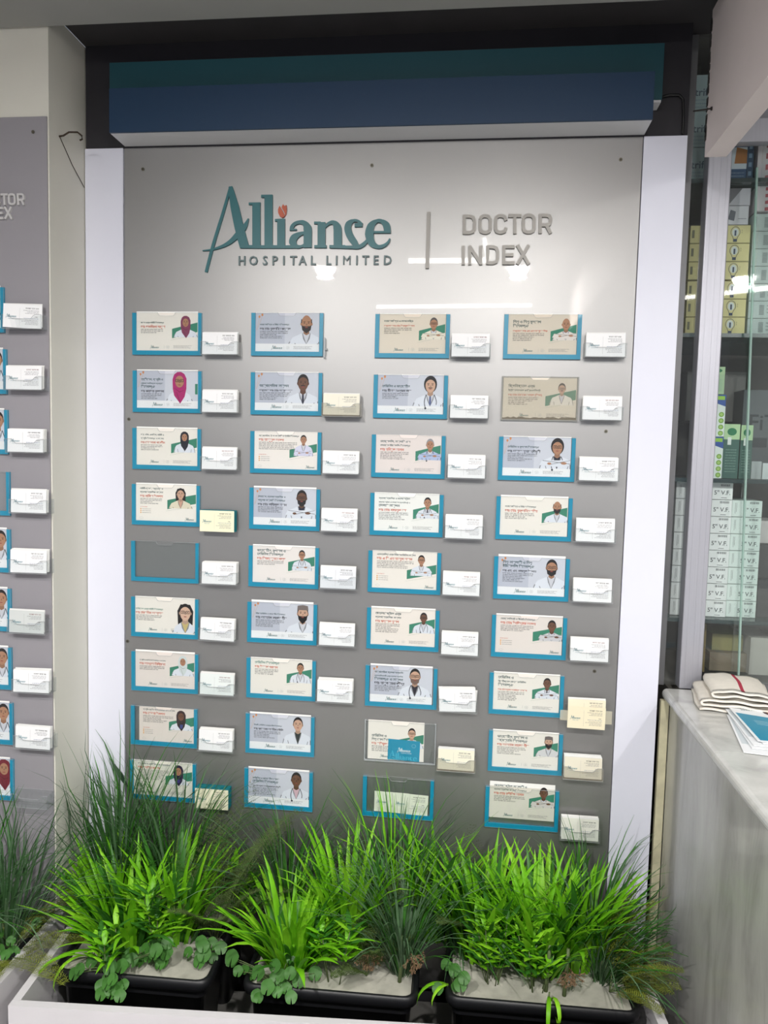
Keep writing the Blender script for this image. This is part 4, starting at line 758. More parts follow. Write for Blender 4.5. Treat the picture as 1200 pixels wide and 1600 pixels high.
b = MB(); b.box(0.4985, 0.5185, 0.013, 0.028, 0.05, 0.935, mat('old_cream_edge', (196, 190, 160), 0.7, noise=0.15, nscale=30)); tag(b.build('corner_strip'), 'narrow worn cream strip closing the gap beside the marble counter', 'strip')

ALU = mat('brushed_aluminium', (178, 178, 186), 0.42, metal=0.5, noise=0.04, nscale=12, stretch=(30, 30, 0.6))
DALU = mat('dark_aluminium', (112, 112, 114), 0.45, metal=0.5, noise=0.08, nscale=9)
case = empty('glass_showcase', (0.6, 0.03, 0.965)); tag(case, 'aluminium framed glass showcase standing on the marble counter', 'showcase')
def cb(name, x0, x1, y0, y1, z0, z1, m):
    b = MB(); b.box(x0 - 0.6, x1 - 0.6, y0 - 0.03, y1 - 0.03, z0 - 0.965, z1 - 0.965, m); return b.build(name, case)
b = MB(); b.rbox(0.545 - 0.6, 0.600 - 0.6, 0.0, 0.042, 0.0, 1.408, 0.003, ALU)
for xx in (0.012, 0.030, 0.044): b.box(0.545 - 0.6 + xx, 0.545 - 0.6 + xx + 0.0012, -0.0006, 0.001, 0.0, 1.408, ALU)
b.build('corner_post', case)
cb('corner_post', 0.4975, 0.5125, 0.052, 0.064, 0.965, 2.58, DALU)
cb('glass_pane', 0.5135, 0.5445, 0.056, 0.060, 0.965, 2.58, GLASS)
cb('header_rail', 0.601, 1.5, 0.032, 0.060, 2.318, 2.372, ALU)
cb('header_board', 0.601, 1.5, 0.046, 0.056, 2.373, 2.535, mat('header_board', (150, 150, 156), 0.45, metal=0.2))
cb('bottom_rail', 0.601, 1.5, 0.034, 0.060, 0.9655, 0.985, DALU)
g = cb('sliding_pane', 0.672, 1.35, 0.036, 0.041, 0.986, 2.317, GLASS)
b = MB(); b.box(0.669 - 0.6, 0.673 - 0.6, 0.0045, 0.0115, 0.021, 1.294, clear('glass_cut_edge', (0.5, 0.75, 0.66), haze=0.45, hazecol=(0.62, 0.80, 0.74, 1)))
for v in range(len(b.v)):
    x, y, z = b.v[v]; b.v[v] = (x + (1.294 - z) * 0.024 - 0.010, y, z)
b.build('pane_edge', g)
cb('sliding_pane', 0.602, 1.1, 0.049, 0.053, 0.986, 2.317, GLASS)
SHELF = clear('green_glass_shelf', (0.45, 0.62, 0.58), haze=0.3, hazecol=(0.10, 0.16, 0.16, 1))
for z in (2.245, 1.868, 1.503, 1.140): cb('glass_shelf', 0.515, 1.5, 0.071, 0.42, z - 0.009, z, SHELF); cb('shelf_edge', 0.515, 1.5, 0.066, 0.0708, z - 0.010, z, mat('dark_green_glass_edge', (34, 52, 54), 0.2))
cb('back_board', 0.50, 1.5, 0.47, 0.48, 0.966, 2.58, mat('showcase_back', (96, 92, 88), 0.8, noise=0.15, nscale=6))

WHITEB = (226, 230, 228)
def carton(name, x0, x1, z0, h, label, cat='box', group=None, col=WHITEB, y0=0.10, dep=0.12, draw=None):
    b = MB(); w = x1 - x0
    b.box(-w / 2, w / 2, 0, dep, 0, h, flat(col))
    e = 0.0006; b.stroke([(-w / 2, e, e), (w / 2, e, e)], -0.0004, flat(tuple(int(v * 0.6) for v in col)))
    if draw: draw(b, w, h)
    o = b.build(name, None, ((x0 + x1) / 2, y0, z0)); tag(o, label, cat, group); return o
def d_bulb(b, w, h):
    y = -0.0005; k = flat((60, 74, 96)); cx = w / 2 - 0.036; c = h * 0.54
    b.rect(-w / 2, w / 2, 0.0, 0.0015, y, flat((150, 146, 104)))
    r = h * 0.30
    P = [(cx + r * 0.85 * math.cos(a), c + h * 0.08 + r * math.sin(a), 0.0012) for a in [-(PI * 0.3) + PI * 1.6 * i / 14 for i in range(15)]]
    b.stroke([(cx + 0.004, h * 0.22, 0.0012)] + P + [(cx - 0.004, h * 0.22, 0.0012)], y, k)
    b.ell(cx, c + h * 0.07, r * 0.6, r * 0.8, y, flat((214, 222, 220)))
    b.rect(cx - 0.0045, cx + 0.0045, h * 0.08, h * 0.24, y, k)
    b.rect(cx - 0.0022, cx + 0.0022, h * 0.42, h * 0.72, y - 0.0001, k)
    for i in range(5): b.rect(cx - 0.026 + (0 if i < 3 else 0.041), cx - 0.025 + (0 if i < 3 else 0.041), h * (0.2 + 0.12 * i), h * (0.28 + 0.12 * i), y, flat((110, 110, 90)))
    b.rect(-w / 2 + 0.004, -w / 2 + 0.010, h * 0.3, h * 0.75, y, flat((120, 120, 96)))
def d_bar(b, w, h):
    y = -0.0005; k = flat((90, 98, 98)); x = -w / 2 + 0.014
    b.rect(x - 0.008, x - 0.007, h * 0.15, h * 0.85, y, k)
    for i in range(8): b.rect(x + 0.012 + 0.0, x + 0.024, h * (0.22 + i * 0.075), h * (0.25 + i * 0.075), y, k)
    for i in range(3): microtext(b, x + 0.030, h * (0.3 + 0.2 * i), 0.02, 0.003, y, k, i)
def d_five(b, w, h):
    y = -0.0005; k = flat((72, 76, 80)); xr = w / 2
    b.text('5" V.F.', xr - 0.006, h * 0.30, h * 0.36, y, k, 'R', 0.01)
    rnd = random.Random(int(w * 1e5))
    x = xr - 0.030
    while x < xr - 0.008: q = 0.0007 + rnd.random() * 0.001; b.rect(x, x + q, h * 0.80, h * 0.93, y, k); x += q + 0.0012
    b.rect(-w / 2 + 0.008, -w / 2 + 0.0086, h * 0.2, h * 0.85, y, k); b.rect(-w / 2 + 0.011, -w / 2 + 0.0116, h * 0.3, h * 0.85, y, k)
    b.rect(xr - 0.028, xr - 0.014, h * 0.10, h * 0.13, y, k)
def d_green(b, w, h):
    y = -0.0005
    b.rect(-w / 2, w / 2, h * 0.0, h, y, flat((228, 236, 232)))
    b.poly([(-w / 2, h), (w / 2, h), (w / 2, h * 0.72), (-w / 2, h * 0.88)], y - 0.0001, flat((46, 84, 160)))
    b.rect(-w * 0.1, w * 0.45, h * 0.88, h * 0.97, y - 0.0002, flat((150, 200, 70)))
    for i in range(4): b.ell(w / 2 - 0.009, h * (0.08 + 0.15 * i), 0.0065, 0.0065, y - 0.0001, flat((120, 170, 60))); b.ell(w / 2 - 0.009, h * (0.08 + 0.15 * i), 0.004, 0.004, y - 0.0002, flat((170, 206, 110)))
    for i in range(3): b.rect(-w / 2 + 0.012, -w / 2 + 0.014, h * (0.5 + 0.06 * i), h * (0.53 + 0.06 * i), y - 0.0001, flat((30, 30, 40)))
def d_dgreen(b, w, h):
    y = -0.0005
    b.rect(-w / 2, w / 2, h * 0.72, h, y, flat((176, 206, 160)))
    b.ell(0, h * 0.86, w * 0.3, h * 0.07, y - 0.0001, flat((40, 120, 80))); b.rect(-w * 0.25, -w * 0.02, h * 0.62, h * 0.76, y - 0.0001, flat((226, 232, 228)))
    for i in range(9): microtext(b, -w * 0.35, h * (0.12 + 0.05 * i), w * 0.7, 0.002, y, flat((150, 180, 170)), i)
def d_blue(b, w, h):
    y = -0.0005
    b.rect(-w / 2, w / 2, h * 0.30, h * 0.78, y, flat((214, 224, 232))); b.poly([(-w * 0.1, h * 0.42), (w / 2, h * 0.42), (w / 2, h * 0.72), (-w * 0.02, h * 0.78)], y - 0.0001, flat((176, 112, 50)))
    for i in range(3): microtext(b, -w * 0.4, h * (0.06 + 0.07 * i), w * 0.8, 0.0022, y, flat((190, 210, 226)), i)
    microtext(b, -w * 0.4, h * 0.86, w * 0.8, 0.004, y, flat((200, 216, 230)), 8)
def d_red(b, w, h):
    for i in range(4): b.poly([(-w * 0.25, h * (0.02 + 0.24 * i)), (w / 2, h * (0.10 + 0.24 * i)), (w / 2, h * (0.24 + 0.24 * i)), (-w * 0.25, h * (0.14 + 0.24 * i))], -0.0005, flat((176, 74, 84)))
def d_tri(b, w, h):
    y = -0.0005
    b.text('trif', -w / 2 + 0.006, h * 0.42, 0.026, y, flat((70, 84, 96)), bold=0.01)
    for i in range(3): microtext(b, -w / 2 + 0.006, h * (0.08 + 0.1 * i), 0.05, 0.003, y, flat((110, 130, 140)), i)
LV = {1: 'bottom', 2: 'second', 3: 'third', 4: 'fourth', 5: 'fifth', 6: 'sixth', 7: 'seventh', 8: 'topmost'}
for i in range(6):
    z = 1.8685 + i * 0.0452 + (0.0 if i < 3 else 0.0025)
    carton('bulb_box', 0.530, 0.675, z, 0.0440, 'pale yellow bulb box, %s of its stack in the showcase' % (LV[i + 1] if i < 5 else 'topmost'), 'box', 'bulb boxes in the showcase', (214, 206, 150), draw=d_bulb)
carton('carton', 0.606, 0.668, 2.1425, 0.046, 'white carton with grey print directly on the bulb boxes', col=(214, 214, 220), draw=lambda b, w, h: (b.poly([(-w * .3, h * .3), (-w * .05, h * .2), (0, h * .7), (-w * .2, h * .8)], -.0005, flat((110, 114, 124))), b.rect(w * .1, w * .42, h * .3, h * .34, -.0005, flat((150, 150, 160)))))
carton('carton', 0.604, 0.670, 2.1895, 0.042, 'white carton under the uppermost glass shelf, topmost over bulb boxes', col=(206, 204, 212), draw=lambda b, w, h: b.poly([(-w * .5, 0), (-w * .3, 0), (w * .2, h), (-w * .5, h)], -.0005, flat((120, 118, 124))))
carton('medicine_box', 0.607, 0.656, 2.2455, 0.110, 'blue medicine box with orange panel on the uppermost shelf', col=(58, 92, 132), draw=d_blue)
carton('medicine_box', 0.657, 0.672, 2.2455, 0.108, 'narrow dark blue box beside the blue and orange one', col=(44, 74, 104), draw=lambda b, w, h: [b.rect(-w * .25, w * .25, h * (.15 + .2 * i), h * (.25 + .2 * i), -.0005, flat((120, 150, 176))) for i in range(4)])
carton('carton', 0.682, 0.760, 2.2455, 0.112, 'red and white carton on the uppermost shelf', col=(226, 216, 220), draw=d_red)
carton('carton', 0.684, 0.770, 2.1745, 0.068, 'red and white carton below the uppermost shelf', col=(220, 210, 214), draw=d_red)
for i in range(7):
    carton('carton', 0.683, 0.790, 1.8685 + i * 0.0432, 0.0422, 'pale carton with barcode, %s of the stack beside bulb boxes' % (LV[i + 1] if i < 6 else 'topmost'), 'box', 'barcode cartons in the showcase', (196, 208, 206), draw=d_bar, y0=0.105)
for i in range(3):
    carton('medicine_box', 0.516, 0.590, 2.2455 + i * 0.088, 0.0865, 'grey green box seen past the dark channel, %s of its stack' % ['lowest', 'middle', 'uppermost'][i], 'box', 'boxes behind the narrow pane', (150, 168, 170), draw=d_tri)
for i in range(2):
    carton('medicine_box', 0.592, 0.640, 1.5035 + i * 0.1075, 0.1065, ['white box with green discs standing on the middle shelf', 'white box with green discs stacked on its twin'][i], 'box', 'green disc boxes', (228, 236, 232), draw=d_green)
carton('medicine_box', 0.600, 0.634, 1.7185, 0.070, 'small green and white box on top of the disc boxes', col=(170, 200, 160), draw=d_dgreen)
carton('medicine_box', 0.641, 0.680, 1.5035, 0.140, 'dark green herbal box beside the disc boxes', col=(60, 96, 88), draw=d_dgreen, y0=0.102)
carton('medicine_box', 0.683, 0.712, 1.5035, 0.138, 'second dark green box behind the pane edge', col=(60, 92, 84), draw=d_dgreen, y0=0.102)
for i in range(3):
    carton('carton', 0.716 + i * 0.028, 0.741 + i * 0.028, 1.5035, 0.046 - 0.004 * i, ['small grey box on the middle shelf nearest the green boxes', 'small white box, middle of three on the middle shelf', 'small blue box at the end of the middle shelf'][i], 'box', None, [(170, 174, 176), (206, 210, 212), (70, 120, 180)][i], y0=0.11)
carton('carton', 0.730, 0.88, 1.5035, 0.24, 'large grey carton at the back of the middle shelf', col=(92, 96, 100), y0=0.24, draw=lambda b, w, h: (b.text('FiT', -w * .4, h * .55, 0.06, -.0005, flat((40, 44, 50)), bold=.01), b.rect(-w * .4, -w * .05, h * .35, h * .46, -.0005, flat((50, 54, 60)))))
carton('carton', 0.60, 0.76, 1.66, 0.14, 'dim carton at the back above the green boxes', col=(120, 118, 116), y0=0.32)
for i in range(8):
    carton('white_carton', 0.530, 0.6705, 1.1405 + i * 0.0440, 0.0430, 'white carton with black print, %s of the tall lower stack' % LV[i + 1], 'box', 'white cartons in the lower showcase', (228, 230, 230), draw=d_five)
for i in range(7):
    carton('white_carton', 0.6735, 0.748 - 0.0, 1.1405 + i * 0.0440, 0.0430, 'greenish white carton behind pane edge, %s of its stack' % (LV[i + 1] if i < 6 else 'topmost'), 'box', 'white cartons behind the sliding pane', (212, 222, 218), draw=d_five, y0=0.108)
for i, (x, z, w, h, c, L) in enumerate([(0.80, 1.1405, 0.09, 0.10, (54, 52, 56), 'dark box on the lower shelf'), (0.80, 1.2415, 0.09, 0.09, (62, 58, 60), 'dark box stacked on another, lower shelf'), (0.79, 1.3325, 0.08, 0.06, (206, 196, 196), 'pale box on the dark boxes, lower shelf'),
        (0.612, 0.986, 0.04, 0.13, (110, 94, 56), 'brown box beside the post on the counter level'), (0.70, 0.986, 0.10, 0.05, (120, 108, 92), 'brown box at counter level behind the towel'), (0.70, 1.037, 0.08, 0.045, (132, 126, 84), 'yellowish box at counter level, upper of two'), (0.775, 1.03, 0.06, 0.065, (170, 164, 158), 'pale box at counter level behind brochures')]):
    carton('carton', x - w / 2, x + w / 2, z if i != 6 else 0.986, h if i != 6 else 0.10, L, col=c, y0=0.12 + 0.02 * (i % 3))
# nail in the beam end
b = MB(); b.tube([(0.500, -0.085, 2.335), (0.5075, -0.105, 2.336), (0.478, -0.09, 2.334)][::2] if False else [(0.470, -0.098, 2.337), (0.5065, -0.112, 2.336)], 0.0016, mat('nail_steel', (58, 52, 50), 0.5, metal=0.7), 8)
b.tube([(0.504, -0.111, 2.336), (0.5075, -0.1124, 2.336)], 0.004, MATS['nail_steel'], 8)
tag(b.build('nail'), 'dark nail sticking out of the pinkish beam near its end', 'nail')

# folded towel on the counter
CLOTH = mat('cream_cotton', (232, 226, 214), 0.9, noise=0.04, nscale=60, bump=0.25); RED = mat('red_woven_stripe', (176, 52, 74), 0.9, noise=0.1, nscale=120)
b = MB(); Wt = 0.165; th = 0.0062; path = []
lay = 5
for i in range(lay):                               # serpentine of folded layers, folds at alternate ends
    z = 0.004 + i * 0.0098
    xs = [0.011 * i, Wt - 0.003 * i]
    seg = [(xs[0] + (xs[1] - xs[0]) * k / 12, z + 0.0012 * math.sin(k * 1.1 + i)) for k in range(13)]
    if i % 2: seg = seg[::-1]
    path += seg
    xe, ze = path[-1]; sg = 1 if i % 2 == 0 else -1
    if i < lay - 1: path += [(xe + sg * 0.0049 * math.sin(a), ze + 0.0049 - 0.0049 * math.cos(a)) for a in (0.8, 1.57, 2.3)]
P = [Vector(p) for p in path]; N = len(P); ny = 12; D = 0.150
grid = []
for side in (1, -1):
    for i in range(N):
        t = (P[min(i + 1, N - 1)] - P[max(i - 1, 0)]).normalized(); n = Vector((-t.y, t.x)) * th / 2 * side
        for j in range(ny + 1):
            v = j / ny; wob = 0.0018 * math.sin(v * 7 + i * 0.15); dome = 0.009 * (path[i][1] / 0.03) * math.sin(PI * min(1, max(0, (path[i][0]) / Wt))) 
            grid.append((P[i].x + n.x + wob + (0.012 * (v - 0.5) ** 2) * (1 if i % 2 else 0.8), -D * v + 0.003 * math.sin(i * 0.6), P[i].y + n.y + dome * (0.6 + 0.4 * math.sin(PI * v))))
def fid(s, i, j): return s * N * (ny + 1) + i * (ny + 1) + j
fr, fw = [], []
top0 = N - 13
for s in (0, 1):
    for i in range(N - 1):
        for j in range(ny):
            f = (fid(s, i, j), fid(s, i + 1, j), fid(s, i + 1, j + 1), fid(s, i, j + 1))
            if s == 1: f = f[::-1]
            (fr if (i >= top0 and i - top0 == 5) else fw).append(f)
for i in range(N - 1):
    for j, o_ in ((0, 0), (ny, 1)):
        fw.append((fid(0, i, j), fid(1, i, j), fid(1, i + 1, j), fid(0, i + 1, j)))
for j in range(ny):
    for i in (0, N - 1): fw.append((fid(0, i, j), fid(0, i, j + 1), fid(1, i, j + 1), fid(1, i, j)))
b.add(grid, fw, CLOTH, True)
k = b.mi(RED)
for f in fr: b.f.append(f); b.m.append(k); b.sm.append(True)
o = b.build('folded_towel', None, (0.566, 0.006, 0.9665)); o.rotation_euler = (0, 0, math.radians(-9))
tag(o, 'folded cream towel with a red stripe lying on the marble counter', 'towel')

# brochures
def brochure(x, y, z, rot, label, face):
    b = MB(); w, h = 0.16, 0.235
    b.box(0, w, -h, 0, 0, 0.0012, flat((238, 240, 242)))
    def q(pts, m, e=0.0013): b.add([(p[0], p[1], e) for p in pts], [tuple(range(len(pts)))[::-1]], m)
    if face:
        q([(0.004, -0.060), (0.006, -h + 0.004), (w, -h + 0.004), (w, -0.110)], TEAL)
        q([(0.085 + 0.018 * math.cos(a * PI / 8), -0.045 + 0.020 * math.sin(a * PI / 8)) for a in range(15, -1, -1)], flat((60, 40, 44)), 0.00135)
        q([(0.087 + 0.011 * math.cos(a * PI / 8), -0.047 + 0.013 * math.sin(a * PI / 8)) for a in range(15, -1, -1)], flat(SK['m']), 0.0014)
        for k in range(3):
            xx = 0.022
            for m_ in range(9):
                q([(xx, -0.018 - k * 0.009), (xx + 0.004, -0.018 - k * 0.009), (xx + 0.004, -0.022 - k * 0.009), (xx, -0.022 - k * 0.009)], flat((70, 110, 116)), 0.00135); xx += 0.0052
        for k in range(4): q([(0.03, -0.105 - k * 0.008), (0.10, -0.125 - k * 0.008), (0.10, -0.1265 - k * 0.008), (0.03, -0.1065 - k * 0.008)], flat((190, 226, 230)), 0.00135)
    else: q([(0.004, -0.02), (0.004, -h + 0.05), (0.03, -h + 0.05), (0.03, -0.02)], flat((206, 214, 218)))
    o = b.build('brochure', None, (x, y, z)); o.rotation_euler = (0, 0, rot); tag(o, label, 'brochure', 'brochures on the counter'); return o
for i, (x, y, r) in enumerate([(0.600, -0.165, 14), (0.606, -0.145, 10), (0.604, -0.135, 8), (0.612, -0.128, 5), (0.612, -0.122, 7)]):
    brochure(x, y, 0.9665 + i * 0.0028, math.radians(-r + 4), ['lowest brochure of the fanned pile by the towel', 'second lowest brochure of the fanned pile', 'middle brochure of the fanned pile on the counter', 'brochure directly under the topmost teal and white one', 'topmost teal and white brochure with a portrait on the counter'][i], i == 4)

# ------------------------------------------------------------------ planter troughs
TW = mat('white_powder_coat', (206, 203, 206), 0.45, noise=0.03); TIN = mat('trough_sheet', (128, 126, 122), 0.5, metal=0.3, noise=0.15, nscale=7)
def trough(name, x0, x1, yf, yk, label, rz=0.0):
    t = empty(name, ((x0 + x1) / 2, yf, 0), rz); tag(t, label, 'planter'); ox, oy = (x0 + x1) / 2, yf
    def bb(nm, a, b_, c, d, e, f, m):
        q = MB(); q.box(a - ox, b_ - ox, c - oy, d - oy, e, f, m); return q.build(nm, t)
    bb('front_panel', x0, x1, yf, yf + 0.018, 0.0, 0.350, TW)
    bb('side_panel', x0, x0 + 0.018, yf + 0.019, yk, 0.0, 0.350, TW); bb('side_panel', x1 - 0.022, x1, yf + 0.019, yk, 0.0, 0.350, TW)
    bb('bottom_sheet', x0 + 0.019, x1 - 0.023, yf + 0.019, yk, 0.10, 0.112, TIN)
trough('planter_trough', -0.950, 0.460, -0.467, -0.072, 'long white metal trough holding three black planters below the grey panel', math.radians(4))
trough('planter_trough', -2.1, -1.005, -0.500, -0.190, 'second white metal trough standing before the cream pillar')
BLK = mat('black_plastic', (22, 22, 25), 0.42, spec=0.4, bump=0.05, nscale=90); SOIL = mat('dry_white_foam_soil', (172, 170, 158), 0.9, noise=0.22, nscale=22, bump=0.5)
def shift(x, y): return y + (0.028 * (x + 0.45) + 0.018 if x > -1.0 and y < -0.16 else 0)
def planter(x0, x1, y0, y1, label, zt=0.352):
    t = empty('planter_box', ((x0 + x1) / 2, shift((x0 + x1) / 2, (y0 + y1) / 2), 0.1125), math.radians(1.6) if y0 < -0.3 else 0); tag(t, label, 'planter', 'black planters in the troughs')
    w, d = (x1 - x0) / 2, (y1 - y0) / 2; h = zt - 0.1125
    def ring(W, Dd, r):
        P = []
        for cx, cy, a0 in ((W - r, Dd - r, 0), (-W + r, Dd - r, 90), (-W + r, -Dd + r, 180), (W - r, -Dd + r, 270)):
            for k in range(5): a = math.radians(a0 + 90 * k / 4); P.append((cx + r * math.cos(a), cy + r * math.sin(a)))
        return P
    prof = [(0.030, 0.0, 0.02), (0.017, h - 0.032, 0.024), (0.012, h - 0.031, 0.026), (0.002, h - 0.026, 0.030), (0.0, h - 0.012, 0.030), (0.003, h - 0.002, 0.029), (0.008, h, 0.026), (0.013, h - 0.004, 0.022), (0.015, h - 0.016, 0.020), (0.016, h - 0.05, 0.02)]
    b = MB(); vs = []
    for ins, z, r in prof: vs += [(x, y, z) for x, y in ring(w - ins, d - ins, r)]
    n = 20
    b.add(vs, [(k * n + i, k * n + (i + 1) % n, (k + 1) * n + (i + 1) % n, (k + 1) * n + i) for k in range(len(prof) - 1) for i in range(n)], BLK, True)
    b.add([vs[i] for i in range(n)], [tuple(range(n - 1, -1, -1))], BLK)
    b.build('tub', t)
    b = MB(); b.prism_z(ring(w - 0.017, d - 0.017, 0.018), h - 0.05, h - 0.017, SOIL); b.build('soil', t)
    return t
ZS = 0.352 - 0.017
planter(-0.925, -0.552, -0.405, -0.205, 'black planter nearest the cream pillar in the long trough')
planter(-0.482, -0.083, -0.400, -0.200, 'black planter in the middle of the long trough')
planter(-0.024, 0.405, -0.385, -0.185, 'black planter nearest the marble counter')
planter(-0.925, -0.552, -0.178, -0.015, 'rear black planter behind the pillar-side one')
planter(-0.482, -0.083, -0.178, -0.015, 'rear black planter behind the middle one')
planter(-0.024, 0.405, -0.168, -0.015, 'rear black planter behind the counter-side one')
planter(-1.43, -1.03, -0.42, -0.20, 'black planter in the trough before the pillar')

# ------------------------------------------------------------------ plants
def leafmat(name, rgb, rough=0.42, tr=0.3, n=0.25): return mat(name, rgb, rough, spec=0.35, noise=n, nscale=9, trans=tr)
BRIGHT = leafmat('bright_blade', (124, 198, 34)); BRIGHT2 = leafmat('fresh_blade', (150, 216, 48)); MID = leafmat('mid_green_blade', (62, 122, 40))
DARK = leafmat('dark_blade', (62, 98, 58), 0.5, 0.2); SILV = leafmat('grey_green_blade', (96, 128, 92), 0.5, 0.2); OLIVE = leafmat('olive_frond', (84, 104, 52), 0.7, 0.25); YOL = leafmat('yellow_olive_frond', (122, 132, 48), 0.7, 0.25)
ROUND = leafmat('round_leaf', (66, 116, 46), 0.45, 0.2); STEM = mat('green_stem', (88, 104, 62), 0.6); BROWN = mat('dry_brown_root', (140, 112, 84), 0.9)
def blade(b, p, az, lean, L, w, m, droop=1.0, nseg=7, tw=0.0):
    """a V-section grass blade from p, leaning out in direction az"""
    vs = []; q = Vector(p); a = lean
    for i in range(nseg + 1):
        t = i / nseg
        d = Vector((math.cos(az) * math.sin(a), math.sin(az) * math.sin(a), math.cos(a)))
        sd = Vector((-math.sin(az + tw * t), math.cos(az + tw * t), 0))
        ww = w * (0.45 + 1.1 * t if t < 0.45 else 0.945 * (1 - ((t - 0.45) / 0.55) ** 1.7)) / 2 + 0.0002
        nn = sd.cross(d).normalized()
        vs += [q - sd * ww + nn * ww * 0.35, q.copy(), q + sd * ww + nn * ww * 0.35]
        q = q + d * L / nseg; a += droop * (0.06 + 0.24 * t)
    b.add(vs, [(i * 3 + k, i * 3 + k + 1, i * 3 + k + 4, i * 3 + k + 3) for i in range(nseg) for k in (0, 1)], m, True)
def clump(name, x, y, n, L, w, mats, label, seed, spread=0.05, lean=0.75, droop=1.0, group=None, cat='plant', bias=0.0, baz=-PI / 2, z=ZS):
    y = shift(x, y); rnd = random.Random(seed); t = empty(name, (x, y, z)); tag(t, label, cat, group)
    b = MB()
    for i in range(int(n * 1.12)):
        az = rnd.random() * 2 * PI; rr = spread * math.sqrt(rnd.random())
        ln = lean * (rnd.random() ** 0.8) * (0.5 + 0.5 * rr / spread)
        dx, dy = math.cos(az) * ln + math.cos(baz) * bias, math.sin(az) * ln + math.sin(baz) * bias
        if y + dy * 0.2 > -0.03: dy = min(dy, 0.12)
        blade(b, (rr * math.cos(az), rr * math.sin(az) * 0.7, -0.005), math.atan2(dy, dx), math.hypot(dx, dy), L * (0.55 + 0.5 * rnd.random()), w * (0.7 + 0.6 * rnd.random()), rnd.choice(mats), droop * (0.5 + rnd.random()), tw=(rnd.random() - 0.5))
    keep(b, x, y, z)
    b.build('foliage', t)
    s = MB()
    for k in range(4): a = k * PI / 2 + 0.4; s.tube([(0.007 * math.cos(a), 0.007 * math.sin(a), -0.012), (0.009 * math.cos(a), 0.009 * math.sin(a), 0.05)], 0.004, STEM, 6)
    s.build('stem', t)
    return t
def keep(b, x, y, z):
    """leaves bend along the panel, pillar and counter instead of passing into them"""
    for i, p in enumerate(b.v):
        wx, wy, wz = p[0] + x, p[1] + y, p[2] + z
        lim = 0.0 if wz > 0.36 or wx > -0.9 else 0.0
        back = -0.004 - 0.002 * ((i // 3) % 3)
        if wz > 0.34 and wx > -1.03:
            for kx0, kx1 in ((-0.93, 0.4),):
                if kx0 < wx < kx1: back = -0.040 - 0.002 * ((i // 3) % 3)
        if x > -1.0 and wx < -1.02 and wy > -0.24: wx = -1.02 - 0.001 * ((i // 3) % 4)
        if x < -1.0: back = -0.215
        if wy > back: wy = back
        if wx > 0.495: wx = 0.495 - 0.001 * ((i // 3) % 4)
        b.v[i] = (wx - x, wy - y, wz - z)
# thin dark grass at the back
TH = 'dark fine-leaved grass at the back'
clump('ribbon_grass', -0.90, -0.10, 120, 0.50, 0.0050, [DARK, MID, DARK, SILV], 'tall dark thin grass before the cream pillar, reaching highest', 11, 0.045, 0.50, 0.75)
clump('ribbon_grass', -0.755, -0.10, 105, 0.46, 0.0050, [DARK, DARK, MID, SILV], 'tall dark thin grass overlapping the bottom card near the pillar', 12, 0.045, 0.55, 0.8)
clump('ribbon_grass', -0.44, -0.10, 130, 0.36, 0.0045, [DARK, MID, MID, SILV], 'dark thin grass below the second column of cards', 13, 0.045, 0.80, 0.9)
clump('ribbon_grass', -0.165, -0.12, 120, 0.42, 0.0045, [MID, SILV, DARK, BRIGHT], 'thin grass rising in front of the pocket with two small cards', 14, 0.05, 0.55, 0.7)
clump('ribbon_grass', 0.33, -0.12, 90, 0.34, 0.0042, [DARK, MID, SILV], 'thin dark grass at the back beside the white trim near the counter', 15, 0.05, 0.7, 0.9)
clump('ribbon_grass', -1.22, -0.34, 110, 0.46, 0.0045, [DARK, MID, SILV], 'dark thin grass at the edge of the photo before the pillar', 20, 0.05, 0.9, 0.9)
clump('ribbon_grass', -1.10, -0.30, 120, 0.46, 0.0045, [DARK, DARK, SILV], 'dark thin grass in the trough before the pillar', 16, 0.05, 0.9, 0.9)
clump('ribbon_grass', -0.125, -0.295, 150, 0.34, 0.0042, [DARK, SILV, SILV, MID], 'grey-green thin grass on a thick stem in the middle planter', 17, 0.02, 0.62, 1.0)
clump('ribbon_grass', 0.345, -0.26, 130, 0.30, 0.0040, [DARK, MID, SILV], 'thin dark grass drooping towards the marble counter', 18, 0.03, 1.0, 1.2, baz=0, bias=0.25)
clump('ribbon_grass', 0.01, -0.20, 70, 0.28, 0.0040, [MID, DARK], 'thin arching grass between middle and counter-side planters', 19, 0.03, 1.0, 1.2)
# wide bright grass
def bright(x, y, n, L, label, seed, lean=0.62, w=0.0165, **k): return clump('grass_plant', x, y, n, L, w, [BRIGHT, BRIGHT2, BRIGHT, MID], label, seed, 0.05, lean, 0.75, **k)
bright(-0.80, -0.285, 105, 0.26, 'bright green broad-bladed grass nearest the cream pillar', 21, 0.95, bias=0.12, baz=PI)
bright(-0.885, -0.185, 60, 0.25, 'bright grass behind the pillar-side clump', 22, 0.8)
bright(-0.695, -0.235, 70, 0.28, 'bright grass with upright blades beside the olive fern', 23, 0.5)
bright(-0.385, -0.300, 110, 0.26, 'bright broad grass filling the near side of the middle planter', 24, 0.80)
bright(-0.265, -0.215, 85, 0.31, 'bright upright grass behind the middle clump', 25, 0.45)
bright(-0.05, -0.11, 60, 0.34, 'bright grass below the third column of cards', 26, 0.5)
bright(0.065, -0.215, 90, 0.30, 'bright grass at the pillar end of the counter-side planter', 27, 0.45)
bright(0.195, -0.245, 120, 0.30, 'densest bright grass in the middle of the counter-side planter', 28, 0.55)
bright(0.285, -0.215, 100, 0.28, 'bright grass near the marble counter below the last card', 29, 0.6)
